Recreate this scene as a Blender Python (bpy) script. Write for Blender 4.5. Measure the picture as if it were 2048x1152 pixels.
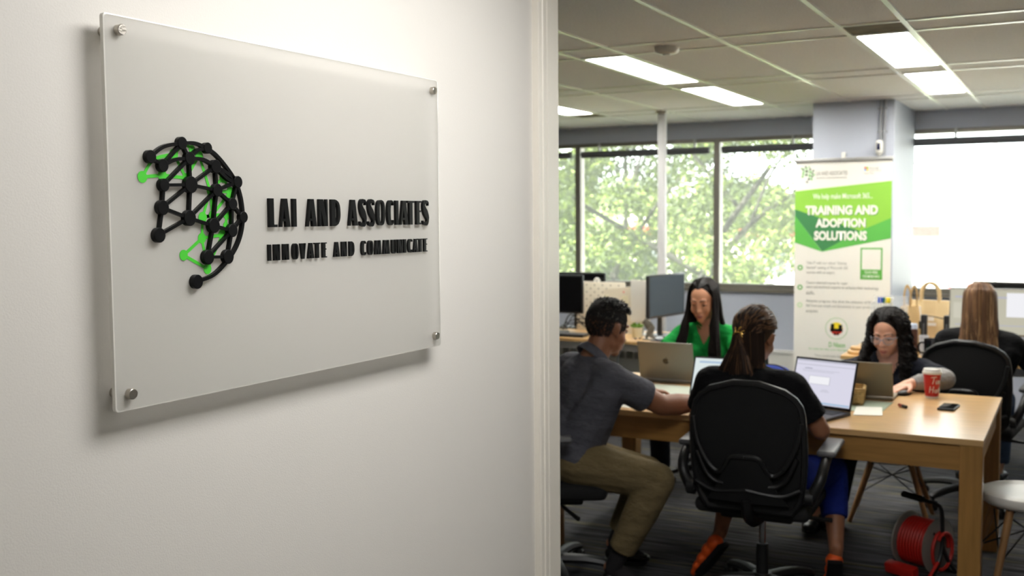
import bpy, bmesh, math, random
from mathutils import Vector, Matrix, Euler, Quaternion
for o in list(bpy.data.objects): bpy.data.objects.remove(o)
S = bpy.context.scene
COL = S.collection
R = math.radians
# ------------------------------------------------------------ camera
cd = bpy.data.cameras.new('camera'); cam = bpy.data.objects.new('camera', cd); COL.objects.link(cam)
cam.matrix_world = Matrix.Translation((0, 0, 1.65)) @ Matrix.Rotation(R(28.35), 4, 'Z') @ Matrix.Rotation(R(90-3.87), 4, 'X') @ Matrix.Rotation(R(-0.44), 4, 'Z')
cd.sensor_width = 36; cd.lens = 2105/2048*36; cd.clip_start = .05; cd.clip_end = 2000
cd.dof.use_dof = True; cd.dof.focus_distance = 1.95; cd.dof.aperture_fstop = 5.6
S.camera = cam
# ------------------------------------------------------------ world, sun, exposure
w = bpy.data.worlds.new('world'); S.world = w; w.use_nodes = True
nt = w.node_tree; nt.nodes.clear()
bg = nt.nodes.new('ShaderNodeBackground'); wo = nt.nodes.new('ShaderNodeOutputWorld')
bg.inputs[0].default_value = (.93, .96, 1.0, 1); bg.inputs[1].default_value = 7.0
nt.links.new(bg.outputs[0], wo.inputs[0])
def light(name, kind, loc, rot, energy, color=(1, 1, 1), sx=1, sy=1, angle=None):
    l = bpy.data.lights.new(name, kind); l.energy = energy; l.color = color
    if kind == 'AREA': l.shape = 'RECTANGLE'; l.size = sx; l.size_y = sy
    if angle: l.angle = angle
    o = bpy.data.objects.new(name, l); o.location = loc; o.rotation_euler = rot; COL.objects.link(o); return o
light('sun', 'SUN', (0, -5, 20), (R(48), 0, R(-25)), 60.0, (1, .95, .86), angle=R(1))
S.view_settings.view_transform = 'Standard'; S.view_settings.look = 'None'
S.view_settings.exposure = 0.0; S.view_settings.gamma = 1; S.view_settings.use_curve_mapping = False
SIGN_LAMP = 17.5     # corridor lamp, emission strength
ROOM_LAMP = 31.0      # office lamps
# ------------------------------------------------------------ materials
def lin(c):
    return tuple((x/255/12.92 if x/255 <= .04045 else ((x/255+.055)/1.055)**2.4) for x in c)
MATS = {}
def mat(name, rgb, rough=.5, metal=0, spec=.5, bump=0, bscale=60, var=0, vscale=8, emit=0, alpha=1, trans=0, sss=0, stretch=None, coat=0, ior=1.45, bdist=.01):
    if name in MATS: return MATS[name]
    m = bpy.data.materials.new(name); m.use_nodes = True; MATS[name] = m
    n = m.node_tree; b = n.nodes['Principled BSDF']; c = lin(rgb)
    b.inputs['Base Color'].default_value = (*c, 1); b.inputs['Roughness'].default_value = rough
    b.inputs['Metallic'].default_value = metal; b.inputs['Specular IOR Level'].default_value = spec
    b.inputs['Alpha'].default_value = alpha; b.inputs['Transmission Weight'].default_value = trans; b.inputs['IOR'].default_value = ior
    if coat: b.inputs['Coat Weight'].default_value = coat; b.inputs['Coat Roughness'].default_value = .22
    if sss: b.inputs['Subsurface Weight'].default_value = sss; b.inputs['Subsurface Radius'].default_value = (.02, .008, .004); b.inputs['Subsurface Scale'].default_value = .6
    if emit: b.inputs['Emission Color'].default_value = (*c, 1); b.inputs['Emission Strength'].default_value = emit
    if bump or var:
        tc = n.nodes.new('ShaderNodeTexCoord'); mp = n.nodes.new('ShaderNodeMapping'); n.links.new(tc.outputs['Object'], mp.inputs[0])
        if stretch: mp.inputs['Scale'].default_value = stretch
    if bump:
        t = n.nodes.new('ShaderNodeTexNoise'); t.inputs['Scale'].default_value = bscale; t.inputs['Detail'].default_value = 4
        n.links.new(mp.outputs[0], t.inputs['Vector'])
        bp = n.nodes.new('ShaderNodeBump'); bp.inputs['Strength'].default_value = bump; bp.inputs['Distance'].default_value = bdist
        n.links.new(t.outputs[0], bp.inputs['Height']); n.links.new(bp.outputs[0], b.inputs['Normal'])
    if var:
        t = n.nodes.new('ShaderNodeTexNoise'); t.inputs['Scale'].default_value = vscale; t.inputs['Detail'].default_value = 5
        n.links.new(mp.outputs[0], t.inputs['Vector'])
        r = n.nodes.new('ShaderNodeValToRGB'); r.color_ramp.elements[0].position = .3; r.color_ramp.elements[1].position = .7
        r.color_ramp.elements[0].color = (*[x*(1-var) for x in c], 1); r.color_ramp.elements[1].color = (*[min(1, x*(1+var)) for x in c], 1)
        n.links.new(t.outputs[0], r.inputs[0]); n.links.new(r.outputs[0], b.inputs['Base Color'])
    return m
def emis(name, rgb, st):
    if name in MATS: return MATS[name]
    m = bpy.data.materials.new(name); m.use_nodes = True; MATS[name] = m; n = m.node_tree; n.nodes.clear()
    e = n.nodes.new('ShaderNodeEmission'); o = n.nodes.new('ShaderNodeOutputMaterial'); e.inputs[0].default_value = (*lin(rgb), 1); e.inputs[1].default_value = st
    n.links.new(e.outputs[0], o.inputs[0]); return m
# ------------------------------------------------------------ mesh builder
class G:
    def __init__(s): s.bm = bmesh.new()
    def add(s, t, M=None):
        if M is not None: bmesh.ops.transform(t, matrix=M, verts=t.verts)
        me = bpy.data.meshes.new('t'); t.to_mesh(me); t.free(); s.bm.from_mesh(me); bpy.data.meshes.remove(me); return s
    def box(s, c, d, rot=(0, 0, 0), bev=0, seg=2, M=None):
        t = bmesh.new(); bmesh.ops.create_cube(t, size=1); bmesh.ops.scale(t, vec=d, verts=t.verts)
        if bev: bmesh.ops.bevel(t, geom=list(t.edges), offset=min(bev, min(d)*.49), segments=seg, affect='EDGES', profile=.5)
        X = Matrix.Translation(c) @ Euler(rot).to_matrix().to_4x4()
        return s.add(t, (M @ X) if M else X)
    def b2(s, a, b, bev=0): return s.box([(a[i]+b[i])/2 for i in range(3)], [abs(b[i]-a[i]) for i in range(3)], bev=bev)
    def cyl(s, p, q, r1, r2=None, seg=16, cap=True):
        p, q = Vector(p), Vector(q); r2 = r1 if r2 is None else r2; d = q-p
        t = bmesh.new(); bmesh.ops.create_cone(t, cap_ends=cap, segments=seg, radius1=r1, radius2=r2, depth=d.length)
        return s.add(t, Matrix.Translation((p+q)/2) @ d.to_track_quat('Z', 'Y').to_matrix().to_4x4())
    def ell(s, c, r, rot=(0, 0, 0), u=16, v=10, M=None):
        if not hasattr(r, '__len__'): r = (r, r, r)
        t = bmesh.new(); bmesh.ops.create_uvsphere(t, u_segments=u, v_segments=v, radius=1); bmesh.ops.scale(t, vec=r, verts=t.verts)
        X = Matrix.Translation(c) @ Euler(rot).to_matrix().to_4x4()
        return s.add(t, (M @ X) if M else X)
    def cap(s, p, q, r1, r2, seg=14):
        p, q = Vector(p), Vector(q); d = q-p; L = d.length; prof = []
        for i in range(6): a = math.pi/2*i/5; prof.append((r1*math.sin(a), -r1*math.cos(a)))
        for i in range(6): a = math.pi/2*i/5; prof.append((r2*math.cos(a), L+r2*math.sin(a)))
        return s.lathe(prof, seg, Matrix.Translation(p) @ d.to_track_quat('Z', 'Y').to_matrix().to_4x4())
    def lathe(s, prof, seg=24, M=None):
        t = bmesh.new(); rings = []
        for r, z in prof:
            if r < 1e-5: rings.append([t.verts.new((0, 0, z))])
            else: rings.append([t.verts.new((r*math.cos(2*math.pi*k/seg), r*math.sin(2*math.pi*k/seg), z)) for k in range(seg)])
        for a, b in zip(rings, rings[1:]):
            for k in range(seg):
                k2 = (k+1) % seg
                if len(a) == 1 and len(b) == 1: continue
                if len(a) == 1: t.faces.new((a[0], b[k2], b[k]))
                elif len(b) == 1: t.faces.new((a[k], a[k2], b[0]))
                else: t.faces.new((a[k], a[k2], b[k2], b[k]))
        for ring, fl in ((rings[0], 1), (rings[-1], 0)):
            if len(ring) > 1: t.faces.new(ring[::-1] if fl else ring)
        return s.add(t, M)
    def tube(s, pts, r, seg=8, flat=1.0, smooth=0, up=None):
        pts = [Vector(p) for p in pts]
        if smooth: pts = crom(pts, smooth)
        n = len(pts); rr = r if hasattr(r, '__len__') else [r]*n
        if len(rr) != n: rr = [rr[0]+(rr[-1]-rr[0])*i/(n-1) for i in range(n)] if len(rr) == 2 else [rr[min(len(rr)-1, int(i*len(rr)/n))] for i in range(n)]
        bm = s.bm; prev = None; T = (pts[1]-pts[0]).normalized()
        N = (Vector(up) if up else (Vector((0, 0, 1)) if abs(T.z) < .9 else Vector((1, 0, 0))))
        N = (N-N.dot(T)*T).normalized(); first = None
        for i in range(n):
            T = (pts[min(i+1, n-1)]-pts[max(i-1, 0)]).normalized()
            N = (N-N.dot(T)*T); N = N.normalized() if N.length > 1e-6 else T.orthogonal().normalized(); B = T.cross(N)
            ring = [bm.verts.new(pts[i]+rr[i]*(math.cos(2*math.pi*k/seg)*B*flat+math.sin(2*math.pi*k/seg)*N)) for k in range(seg)]
            if prev:
                for k in range(seg): bm.faces.new((prev[k], prev[(k+1) % seg], ring[(k+1) % seg], ring[k]))
            else: first = ring
            prev = ring
        bm.faces.new(first[::-1]); bm.faces.new(prev); return s
    def prism(s, poly, d, M=None):      # poly in local XY, extruded along +Z by d
        t = bmesh.new(); a = [t.verts.new((x, y, 0)) for x, y in poly]; b = [t.verts.new((x, y, d)) for x, y in poly]
        n = len(poly); t.faces.new(a[::-1]); t.faces.new(b)
        for i in range(n): t.faces.new((a[i], a[(i+1) % n], b[(i+1) % n], b[i]))
        bmesh.ops.triangulate(t, faces=[f for f in t.faces if len(f.verts) > 4]); bmesh.ops.recalc_face_normals(t, faces=t.faces)
        return s.add(t, M)
    def obj(s, name, m, parent=None, smooth=True, angle=40):
        me = bpy.data.meshes.new(name); bm = s.bm
        if smooth:
            ca = math.cos(R(angle))
            for f in bm.faces: f.smooth = True
            bm.normal_update()
            for e in bm.edges:
                if len(e.link_faces) == 2 and e.link_faces[0].normal.dot(e.link_faces[1].normal) < ca: e.smooth = False
        bm.to_mesh(me); bm.free(); o = bpy.data.objects.new(name, me); COL.objects.link(o)
        if m: me.materials.append(m)
        if parent: o.parent = parent
        return o
def crom(p, k):
    p = [Vector(x) for x in p]; q = [2*p[0]-p[1]]+p+[2*p[-1]-p[-2]]; out = []
    for i in range(1, len(q)-2):
        for j in range(k):
            t = j/k; a, b, c, d = q[i-1:i+3]
            out.append(.5*((2*b)+(c-a)*t+(2*a-5*b+4*c-d)*t*t+(3*b-a-3*c+d)*t**3))
    out.append(p[-1]); return out
def tag(o, label=None, cat=None, group=None, kind=None):
    for k, v in (('label', label), ('category', cat), ('group', group), ('kind', kind)):
        if v: o[k] = v
    return o
def thing(name, label, cat, loc=(0, 0, 0), rz=0, group=None):
    o = bpy.data.objects.new(name, None); COL.objects.link(o); o.location = loc; o.rotation_euler = (0, 0, rz); o.empty_display_size = .05
    return tag(o, label, cat, group)
def struct(g, name, m, parent=None, smooth=False):
    o = g.obj(name, m, parent, smooth)
    if not parent: o['kind'] = 'structure'
    return o
def dup(o, loc=None, rz=None, label=None, parent=None):
    c = o.copy(); COL.objects.link(c)
    if parent: c.parent = parent
    if loc is not None: c.location = loc
    if rz is not None: c.rotation_euler = (0, 0, rz)
    if label: c['label'] = label
    for ch in list(o.children): dup(ch, parent=c)
    return c
def text(name, s, x0, x1, z0, z1, m, parent, y=0, bold=0, depth=.0006, shear=0):
    cu = bpy.data.curves.new('t', 'FONT'); cu.body = s; cu.extrude = 0; cu.offset = bold; cu.resolution_u = 3; cu.shear = shear
    o = bpy.data.objects.new('t', cu); COL.objects.link(o); bpy.context.view_layer.update()
    me = bpy.data.meshes.new_from_object(o.evaluated_get(bpy.context.evaluated_depsgraph_get())); bpy.data.objects.remove(o)
    xs = [v.co.x for v in me.vertices]; ys = [v.co.y for v in me.vertices]; ax, bx, ay, by = min(xs), max(xs), min(ys), max(ys)
    for v in me.vertices:
        X = x0+(v.co.x-ax)/(bx-ax)*(x1-x0); Z = z0+(v.co.y-ay)/(by-ay)*(z1-z0); v.co = (X, y, Z)
    me.materials.append(m); me.name = name; o = bpy.data.objects.new(name, me); COL.objects.link(o); o.parent = parent; return o
# ------------------------------------------------------------ structure
def wallmat(name, rgb, bump=.05, bs=320, rough=.55):
    return mat(name, rgb, rough=rough, bump=bump, bscale=bs, spec=.35)
mw_white = wallmat('painted_white', (214, 210, 203)); mw_blue = wallmat('painted_blue_grey', (186, 191, 204)); mw_dim = wallmat('low_bounce_grey', (104, 102, 100)); mtrim = mat('trim_paint', (226, 220, 208), rough=.35)
WX = -1.335                                                        # sign wall plane
ZC = 2.484
XL, XR, YB, YF = -7.0, 3.0, 9.21, 2.70
struct(G().b2((WX-.12, -1.6, 0), (WX, 2.62, 2.6)), 'wall_left', mw_white)
struct(G().b2((.95, -1.6, 0), (1.07, 2.70, 2.6)), 'wall_right', mw_white)
struct(G().b2((WX-.12, -1.72, 0), (1.07, -1.6, 2.6)), 'wall_rear', mw_white)
g = G(); g.b2((XL, 2.62, 0), (WX-.12, 2.74, 2.6)); g.b2((1.07, 2.62, 0), (XR, 2.74, 2.6)); struct(g, 'wall_front', mw_dim)  # unseen office walls darkened to cut the light they bounce back
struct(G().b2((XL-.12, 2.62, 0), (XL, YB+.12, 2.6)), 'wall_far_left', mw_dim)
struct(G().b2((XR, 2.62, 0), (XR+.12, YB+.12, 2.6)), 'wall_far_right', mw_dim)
# door casing at the end of the sign wall: moulded profile, extruded upwards
prof = [(WX-.13, 2.60), (WX+.018, 2.60), (WX+.020, 2.604), (WX+.020, 2.618), (WX+.014, 2.622), (WX+.013, 2.634), (WX+.016, 2.637), (WX+.016, 2.648), (WX+.010, 2.654), (WX+.010, 2.668), (WX+.012, 2.672), (WX+.012, 2.74), (WX-.13, 2.74)]
g = G(); g.prism([(x, y) for x, y in prof], 2.44); struct(g, 'trim_1', mtrim)
# floor with carpet
mc = bpy.data.materials.new('carpet'); mc.use_nodes = True; n = mc.node_tree; b = n.nodes['Principled BSDF']
b.inputs['Roughness'].default_value = .95; b.inputs['Specular IOR Level'].default_value = .1
tc = n.nodes.new('ShaderNodeTexCoord')
def stretchnoise(sc, scale, det=3):
    mp = n.nodes.new('ShaderNodeMapping'); mp.inputs['Scale'].default_value = sc; n.links.new(tc.outputs['Object'], mp.inputs[0])
    t = n.nodes.new('ShaderNodeTexNoise'); t.inputs['Scale'].default_value = scale; t.inputs['Detail'].default_value = det
    n.links.new(mp.outputs[0], t.inputs['Vector']); return t
t1 = stretchnoise((1, 22, 1), 3.0, 6)
r1 = n.nodes.new('ShaderNodeValToRGB'); n.links.new(t1.outputs[0], r1.inputs[0])
r1.color_ramp.elements[0].position = .38; r1.color_ramp.elements[0].color = (*lin((40, 40, 42)), 1)
r1.color_ramp.elements[1].position = .64; r1.color_ramp.elements[1].color = (*lin((96, 96, 99)), 1)
t2 = stretchnoise((.25, 9, 1), 2.0, 2)
r2 = n.nodes.new('ShaderNodeValToRGB'); n.links.new(t2.outputs[0], r2.inputs[0])
for k, (p, v) in enumerate(((.56, 0), (.572, 1), (.584, 0))):
    e = r2.color_ramp.elements[k] if k < 2 else r2.color_ramp.elements.new(p)
    e.position = p; e.color = (v, v, v, 1)
mx = n.nodes.new('ShaderNodeMixRGB'); n.links.new(r2.outputs[0], mx.inputs[0]); n.links.new(r1.outputs[0], mx.inputs[1]); mx.inputs[2].default_value = (*lin((112, 108, 72)), 1)
n.links.new(mx.outputs[0], b.inputs['Base Color'])
t3 = stretchnoise((1, 3, 1), 160, 2); bp = n.nodes.new('ShaderNodeBump'); bp.inputs['Strength'].default_value = .6; bp.inputs['Distance'].default_value = .006
n.links.new(t3.outputs[0], bp.inputs['Height']); n.links.new(bp.outputs[0], b.inputs['Normal'])
struct(G().b2((XL-.2, -1.8, -.15), (XR+.2, YB+.12, 0)), 'floor', mc)
# ceiling: slab, tee bars and lay-in tiles
mslab = mat('ceiling_slab', (120, 116, 108), rough=.9)
ceil = struct(G().b2((XL-.2, -1.8, 2.6), (XR+.2, YB+.2, 2.75)), 'ceiling', mslab)
mt = mat('ceiling_tile', (238, 236, 234), rough=.9, bump=.5, bscale=300, var=.10, vscale=160, spec=.1)
mt2 = mat('ceiling_tile_dusty', (120, 112, 92), rough=.9, bump=.5, bscale=300, var=.25, vscale=9, spec=.1)
mtee = mat('tee_bar', (232, 230, 224), rough=.28, spec=.8)
# grid: lamp strip .275, tile .56, tile .56 in X (period 1.395); cross strip .28, tile 1.25 in Y (period 1.53)
xs = []; x0 = -.970-1.395*4
for k in range(7): xs += [x0+1.395*k, x0+1.395*k+.275, x0+1.395*k+.835]
xs = [x for x in xs if XL < x < XR]
ys = []
for k in range(-2, 4): ys += [4.875+1.53*k, 5.155+1.53*k]
ys = sorted([y for y in ys if 2.74 < y < YB-.03])
xb = [XL]+xs+[XR]; yb = [2.74]+ys+[YB]
for x in xs: G().b2((x-.012, 2.74, ZC-.004), (x+.012, YB, ZC+.03)).obj('tee_bar', mtee, ceil, False)
for y in ys: G().b2((XL, y-.011, ZC-.0035), (XR, y+.011, ZC+.028)).obj('tee_bar', mtee, ceil, False)
lamps = [(-.970, 5.155), (-.970, 6.685), (-2.365, 5.155), (-2.365, 6.685), (-3.76, 6.685), (.425, 6.685)]
cache = {}
for i in range(len(xb)-1):
    for j in range(len(yb)-1):
        wx, wy = xb[i+1]-xb[i], yb[j+1]-yb[j]
        if any(abs(xb[i]-a) < .02 and abs(yb[j]-c) < .02 for a, c in lamps): continue
        dirty = abs(xb[i]+.970) < .02 and abs(yb[j]-4.875) < .02 or abs(xb[i]+3.76) < .02 and abs(yb[j]-7.935) < .02
        key = (round(wx, 2), round(wy, 2), dirty)
        if key not in cache:
            gg = G(); gg.box((0, 0, 0), (wx-.012, wy-.012, .014), bev=.003, seg=1); o = gg.obj('ceiling_tile', mt2 if dirty else mt, ceil, False); cache[key] = o
        else:
            o = cache[key].copy(); COL.objects.link(o)
        o.location = ((xb[i]+xb[i+1])/2, (yb[j]+yb[j+1])/2, ZC+.008)
mlens = emis('office_lamp_lens', (255, 252, 244), ROOM_LAMP); mfr = mat('lamp_frame', (225, 225, 220), rough=.3)
proto = None
names = {(-.970, 5.155): 'white recessed ceiling light beside the dark tile, nearest of the right-hand pair', (-.970, 6.685): 'white recessed ceiling light, farther one of the right-hand pair',
         (-2.365, 5.155): 'long white recessed ceiling light just past the round smoke detector', (-2.365, 6.685): 'white recessed ceiling light above the thin white pole and tree window',
         (-3.76, 6.685): 'white ceiling light half hidden by the door casing at the left'}
for a, c in lamps:
    lab = names.get((a, c), 'white recessed ceiling light outside the picture to the right')
    t = thing('ceiling_light', lab, 'light', (a+.1375, c+.625, ZC), 0, 'recessed ceiling lights')
    gg = G()
    for sx in (-1, 1): gg.b2((sx*.1375-.006-sx*.018, -.625, -.004), (sx*.1375+.006-sx*.018, .625, .03))
    for sy in (-1, 1): gg.b2((-.12, sy*.612-.012, -.004), (.12, sy*.612+.012, .03))
    gg.obj('frame', mfr, t, False); G().b2((-.118, -.604, .002), (.118, .604, .03)).obj('diffuser', mlens, t, False)
# smoke detector
t = thing('smoke_detector', 'round white smoke detector disc on the ceiling tile', 'smoke detector', (-1.83, 5.03, ZC))
mwp = mat('white_plastic', (225, 223, 216), rough=.4)
G().lathe([(0, -.034), (.045, -.034), (.056, -.026), (.062, -.012), (.062, 0)], 32).obj('housing', mwp, t); G().lathe([(0, -.040), (.018, -.040), (.022, -.034), (.022, -.03)], 20).obj('sensor_cap', mwp, t)
# corridor ceiling and its lamp
struct(G().b2((WX-.12, -1.6, ZC), (1.0, 2.62, ZC+.03)), 'ceiling_corridor', mat('corridor_ceiling', (210, 207, 200), rough=.8))
for nm, cx, cy, lab in (('a', -.50, 1.75, 'corridor ceiling light above the acrylic sign'), ):
    t = thing('ceiling_light', lab, 'light', (cx, cy, ZC))
    gg = G()
    for sx in (-1, 1): gg.b2((sx*.30-.012, -.61, -.012), (sx*.30+.012, .61, 0)); gg.b2((-.31, sx*.60-.012, -.012), (.31, sx*.60+.012, 0))
    gg.obj('frame', mfr, t, False); G().b2((-.288, -.588, -.008), (.288, .588, -.001)).obj('diffuser', emis('corridor_lens', (252, 251, 250), SIGN_LAMP), t, False)
# ------------------------------------------------------------ window wall
ZS, ZH = .991, 2.337
g = G()
g.b2((XL, YB, 0), (XR, YB+.2, ZS)); g.b2((XL, YB, ZH), (XR, YB+.2, 2.6)); g.b2((-1.90, YB, ZS), (-1.30, YB+.2, ZH)); g.b2((1.7, YB, ZS), (XR, YB+.2, ZH)); g.b2((XL, YB, ZS), (-6.2, YB+.2, ZH))
struct(g, 'wall_back', mw_blue)
struct(G().b2((-1.794, 8.13, 0), (-1.21, YB, 2.6)), 'wall_column', mw_blue)
malu = mat('window_aluminium', (128, 124, 116), rough=.4, metal=.4); mgask = mat('gasket', (40, 40, 38), rough=.6)
mg = bpy.data.materials.new('window_glass'); mg.use_nodes = True; n = mg.node_tree; n.nodes.clear()
o_ = n.nodes.new('ShaderNodeOutputMaterial'); tr = n.nodes.new('ShaderNodeBsdfTransparent'); gl = n.nodes.new('ShaderNodeBsdfGlossy'); mi = n.nodes.new('ShaderNodeMixShader'); fr = n.nodes.new('ShaderNodeFresnel')
fr.inputs[0].default_value = 1.5; gl.inputs['Roughness'].default_value = .02; tr.inputs[0].default_value = (.94, .97, .95, 1)
tlg = n.nodes.new('ShaderNodeBsdfTranslucent'); tlg.inputs[0].default_value = (.9, .93, .88, 1); mh = n.nodes.new('ShaderNodeMixShader'); mh.inputs[0].default_value = .05; n.links.new(tr.outputs[0], mh.inputs[1]); n.links.new(tlg.outputs[0], mh.inputs[2])
n.links.new(fr.outputs[0], mi.inputs[0]); n.links.new(mh.outputs[0], mi.inputs[1]); n.links.new(gl.outputs[0], mi.inputs[2]); n.links.new(mi.outputs[0], o_.inputs[0])
def window(name, x0, x1, mull):
    g = G(); yy0, yy1 = YB+.02, YB+.10
    g.b2((x0, yy0, ZS), (x1, yy1, ZS+.045)); g.b2((x0, yy0, ZH-.035), (x1, yy1, ZH)); g.b2((x0, yy0, ZS), (x0+.04, yy1, ZH)); g.b2((x1-.04, yy0, ZS), (x1, yy1, ZH))
    f = struct(g, name, malu)
    e = [x0+.04]+mull+[x1-.04]
    for m_ in mull: G().b2((m_-.027, yy0-.015, ZS+.045), (m_+.027, yy1, ZH-.035)).obj('mullion', malu, f, False)
    for a, b_ in zip(e, e[1:]):
        G().b2((a, YB+.055, ZS+.04), (b_, YB+.059, ZH-.03)).obj('pane', mg, f, False)
    G().b2((x0-.02, YB-.03, ZS-.025), (x1+.02, YB+.03, ZS+.004)).obj('sill', malu, f, False)
    return f
window('window_1', -6.2, -1.90, [-5.65, -4.248, -2.88])
window('window_2', -1.30, 1.7, [1.0])
# roller blinds, wound up on their bars
mbl = mat('blind_bar', (92, 94, 98), rough=.5); mbr = mat('blind_bracket', (180, 180, 178), rough=.4)
for x0, x1, br, lab in ((-5.60, -4.30, [-5.1], 'grey rolled-up blind at the top of the leftmost tree window'), (-4.19, -2.94, [-4.02, -3.42, -3.08], 'grey rolled-up blind across the tree window behind the thin pole'),
                    (-2.82, -1.92, [-2.2], 'grey rolled-up blind between the mullion and the banner'), (-1.27, .95, [-.9, 0], 'grey rolled-up blind across the bright right-hand window')):
    t = thing('roller_blind', lab, 'blind', ((x0+x1)/2, YB+.0, 2.235), 0, 'rolled-up window blinds'); L = (x1-x0)/2
    G().cyl((-L, -.03, 0), (L, -.03, 0), .026, seg=14).obj('roll', mbl, t); gg = G().box((0, -.035, -.03), (2*L, .012, .012)); gg.obj('bottom_rail', mbl, t, False)
    for q in br: G().b2((q-(x0+x1)/2-.008, -.02, .0), (q-(x0+x1)/2+.008, .015, .10)).obj('bracket', mbr, t, False)
# thin pole floor to ceiling
t = thing('power_pole', 'thin white service pole from floor to ceiling before the tree window', 'pole', (-2.962, 8.04, 0))
G().box((0, 0, ZC/2), (.062, .05, ZC-.01), bev=.006).obj('pole', mat('pole_paint', (196, 196, 198), rough=.4), t); G().box((0, 0, ZC-.012), (.085, .075, .02), bev=.004).obj('ceiling_collar', mwp, t)
# low heater casing along the window wall
t = thing('baseboard_heater', 'long white heater casing along the foot of the window wall', 'heater', (-4.0, YB-.001, 0))
gg = G().box((0, -.07, .25), (4.2, .14, .40), bev=.01); gg.obj('casing', mwp, t, False); G().box((0, -.075, .458), (4.22, .152, .018), bev=.004).obj('top_cap', mwp, t, False)
# conduit and camera on the column
t = thing('conduit', 'grey painted conduit running down the column to the camera', 'conduit', (-1.289, 8.13, 0))
mcd = mat('conduit_paint', (150, 152, 158), rough=.5)
for dx in (-.014, .014): G().cyl((dx, -.014, 2.03), (dx, -.014, 2.48), .011, seg=12).obj('pipe', mcd, t)
for z in (2.42, 2.25): G().box((0, -.012, z), (.066, .024, .014), bev=.002).obj('clip', mcd, t, False)
G().box((0, -.022, 2.06), (.055, .044, .05), bev=.006).obj('junction_box', mcd, t)
t = thing('security_camera', 'small white camera with a dark lens on the column conduit', 'camera', (-1.305, 8.075, 2.085), R(14))
G().box((0, -.012, .05), (.052, .04, .105), bev=.018, seg=4).obj('housing', mwp, t); G().box((-.008, -.034, .055), (.024, .008, .05), bev=.006).obj('lens_plate', mat('camera_lens', (20, 22, 60), rough=.15), t)
G().cyl((0, .0, -.01), (0, .0, .01), .014).obj('stand', mwp, t)
t = thing('wall_switch', 'small white thermostat box on the column above the banner', 'switch', (-1.565, 8.13, 2.03)); G().box((0, -.01, .04), (.03, .02, .08), bev=.004).obj('plate', mwp, t); G().box((0, -.023, .045), (.012, .006, .022), bev=.002).obj('rocker', mwp, t)
# ------------------------------------------------------------ the acrylic sign
SX = -1.300                                                        # front face of the panel; wall at WX
mac = bpy.data.materials.new('frosted_acrylic'); mac.use_nodes = True; n = mac.node_tree; n.nodes.clear()
o_ = n.nodes.new('ShaderNodeOutputMaterial'); p_ = n.nodes.new('ShaderNodeBsdfPrincipled'); tr = n.nodes.new('ShaderNodeBsdfTransparent'); mi = n.nodes.new('ShaderNodeMixShader')
p_.inputs['Base Color'].default_value = (*lin((222, 220, 214)), 1); p_.inputs['Roughness'].default_value = .12; p_.inputs['Specular IOR Level'].default_value = .35
tl = n.nodes.new('ShaderNodeBsdfTranslucent'); tl.inputs[0].default_value = (*lin((235, 233, 228)), 1); m2 = n.nodes.new('ShaderNodeMixShader'); m2.inputs[0].default_value = .4
n.links.new(p_.outputs[0], m2.inputs[1]); n.links.new(tl.outputs[0], m2.inputs[2])
mi.inputs[0].default_value = .62; n.links.new(tr.outputs[0], mi.inputs[1]); n.links.new(m2.outputs[0], mi.inputs[2]); n.links.new(mi.outputs[0], o_.inputs[0])
medge = mat('polished_acrylic_edge', (232, 230, 222), rough=.15, alpha=.8, spec=.6)
msteel = mat('brushed_steel', (190, 184, 174), rough=.28, metal=1, bump=.1, bscale=300)
mblk = mat('sign_black', (9, 9, 10), rough=.38, spec=.25); mgrn = mat('sign_green', (70, 190, 50), rough=.5)
sg = thing('wall_sign', 'large frosted acrylic company sign with raised black lettering, on the white wall', 'sign', (SX, 1.591, 1.6575))
def rrect(w, h, r, k=4):
    out = []
    for cx, cy, a0 in ((w/2-r, h/2-r, 0), (-w/2+r, h/2-r, 90), (-w/2+r, -h/2+r, 180), (w/2-r, -h/2+r, 270)):
        for i in range(k+1): a = R(a0+90*i/k); out.append((cx+r*math.cos(a), cy+r*math.sin(a)))
    return out
FX = Matrix(((0, 0, 1, 0), (1, 0, 0, 0), (0, 1, 0, 0), (0, 0, 0, 1)))   # local (x,y,z) -> (Y,Z,X): prism poly in the wall plane, depth towards the room
W_, H_ = .938, .609
o = G().prism(rrect(W_-.004, H_-.004, .006), .007, Matrix.Translation((-.0075, 0, 0)) @ FX).obj('panel', mac, sg, False)
g = G(); a = rrect(W_, H_, .006); b_ = rrect(W_-.004, H_-.004, .006); t = bmesh.new()
V = [[t.verts.new((x, y, z)) for x, y in q] for q, z in ((a, .0005), (a, .0075), (b_, .008), (b_, .0))]
for A, B in ((V[0], V[1]), (V[1], V[2]), (V[3], V[0])):
    for i in range(len(a)): j = (i+1) % len(a); t.faces.new((A[i], A[j], B[j], B[i]))
g.add(t, Matrix.Translation((-.008, 0, 0)) @ FX).obj('polished_edge', medge, sg, False)
for y, z in ((1.150, 1.939), (2.034, 1.936), (2.032, 1.379), (1.149, 1.379)):
    M_ = Matrix.Translation((0, y-1.591, z-1.6575)) @ FX
    s_ = G().lathe([(0, .0095), (.0078, .0095), (.0085, .0088), (.0085, .0), (0, .0)], 32, M_).obj('standoff', msteel, sg)
    G().lathe([(0, -.0005), (.0085, -.0005), (.0085, -.0), (0, 0)], 24, M_ @ Matrix.Translation((0, 0, .0))).obj('washer', msteel, s_)
    G().lathe([(0, WX-SX), (.0085, WX-SX), (.0085, -.008), (0, -.008)], 24, M_).obj('barrel', msteel, s_)
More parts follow.
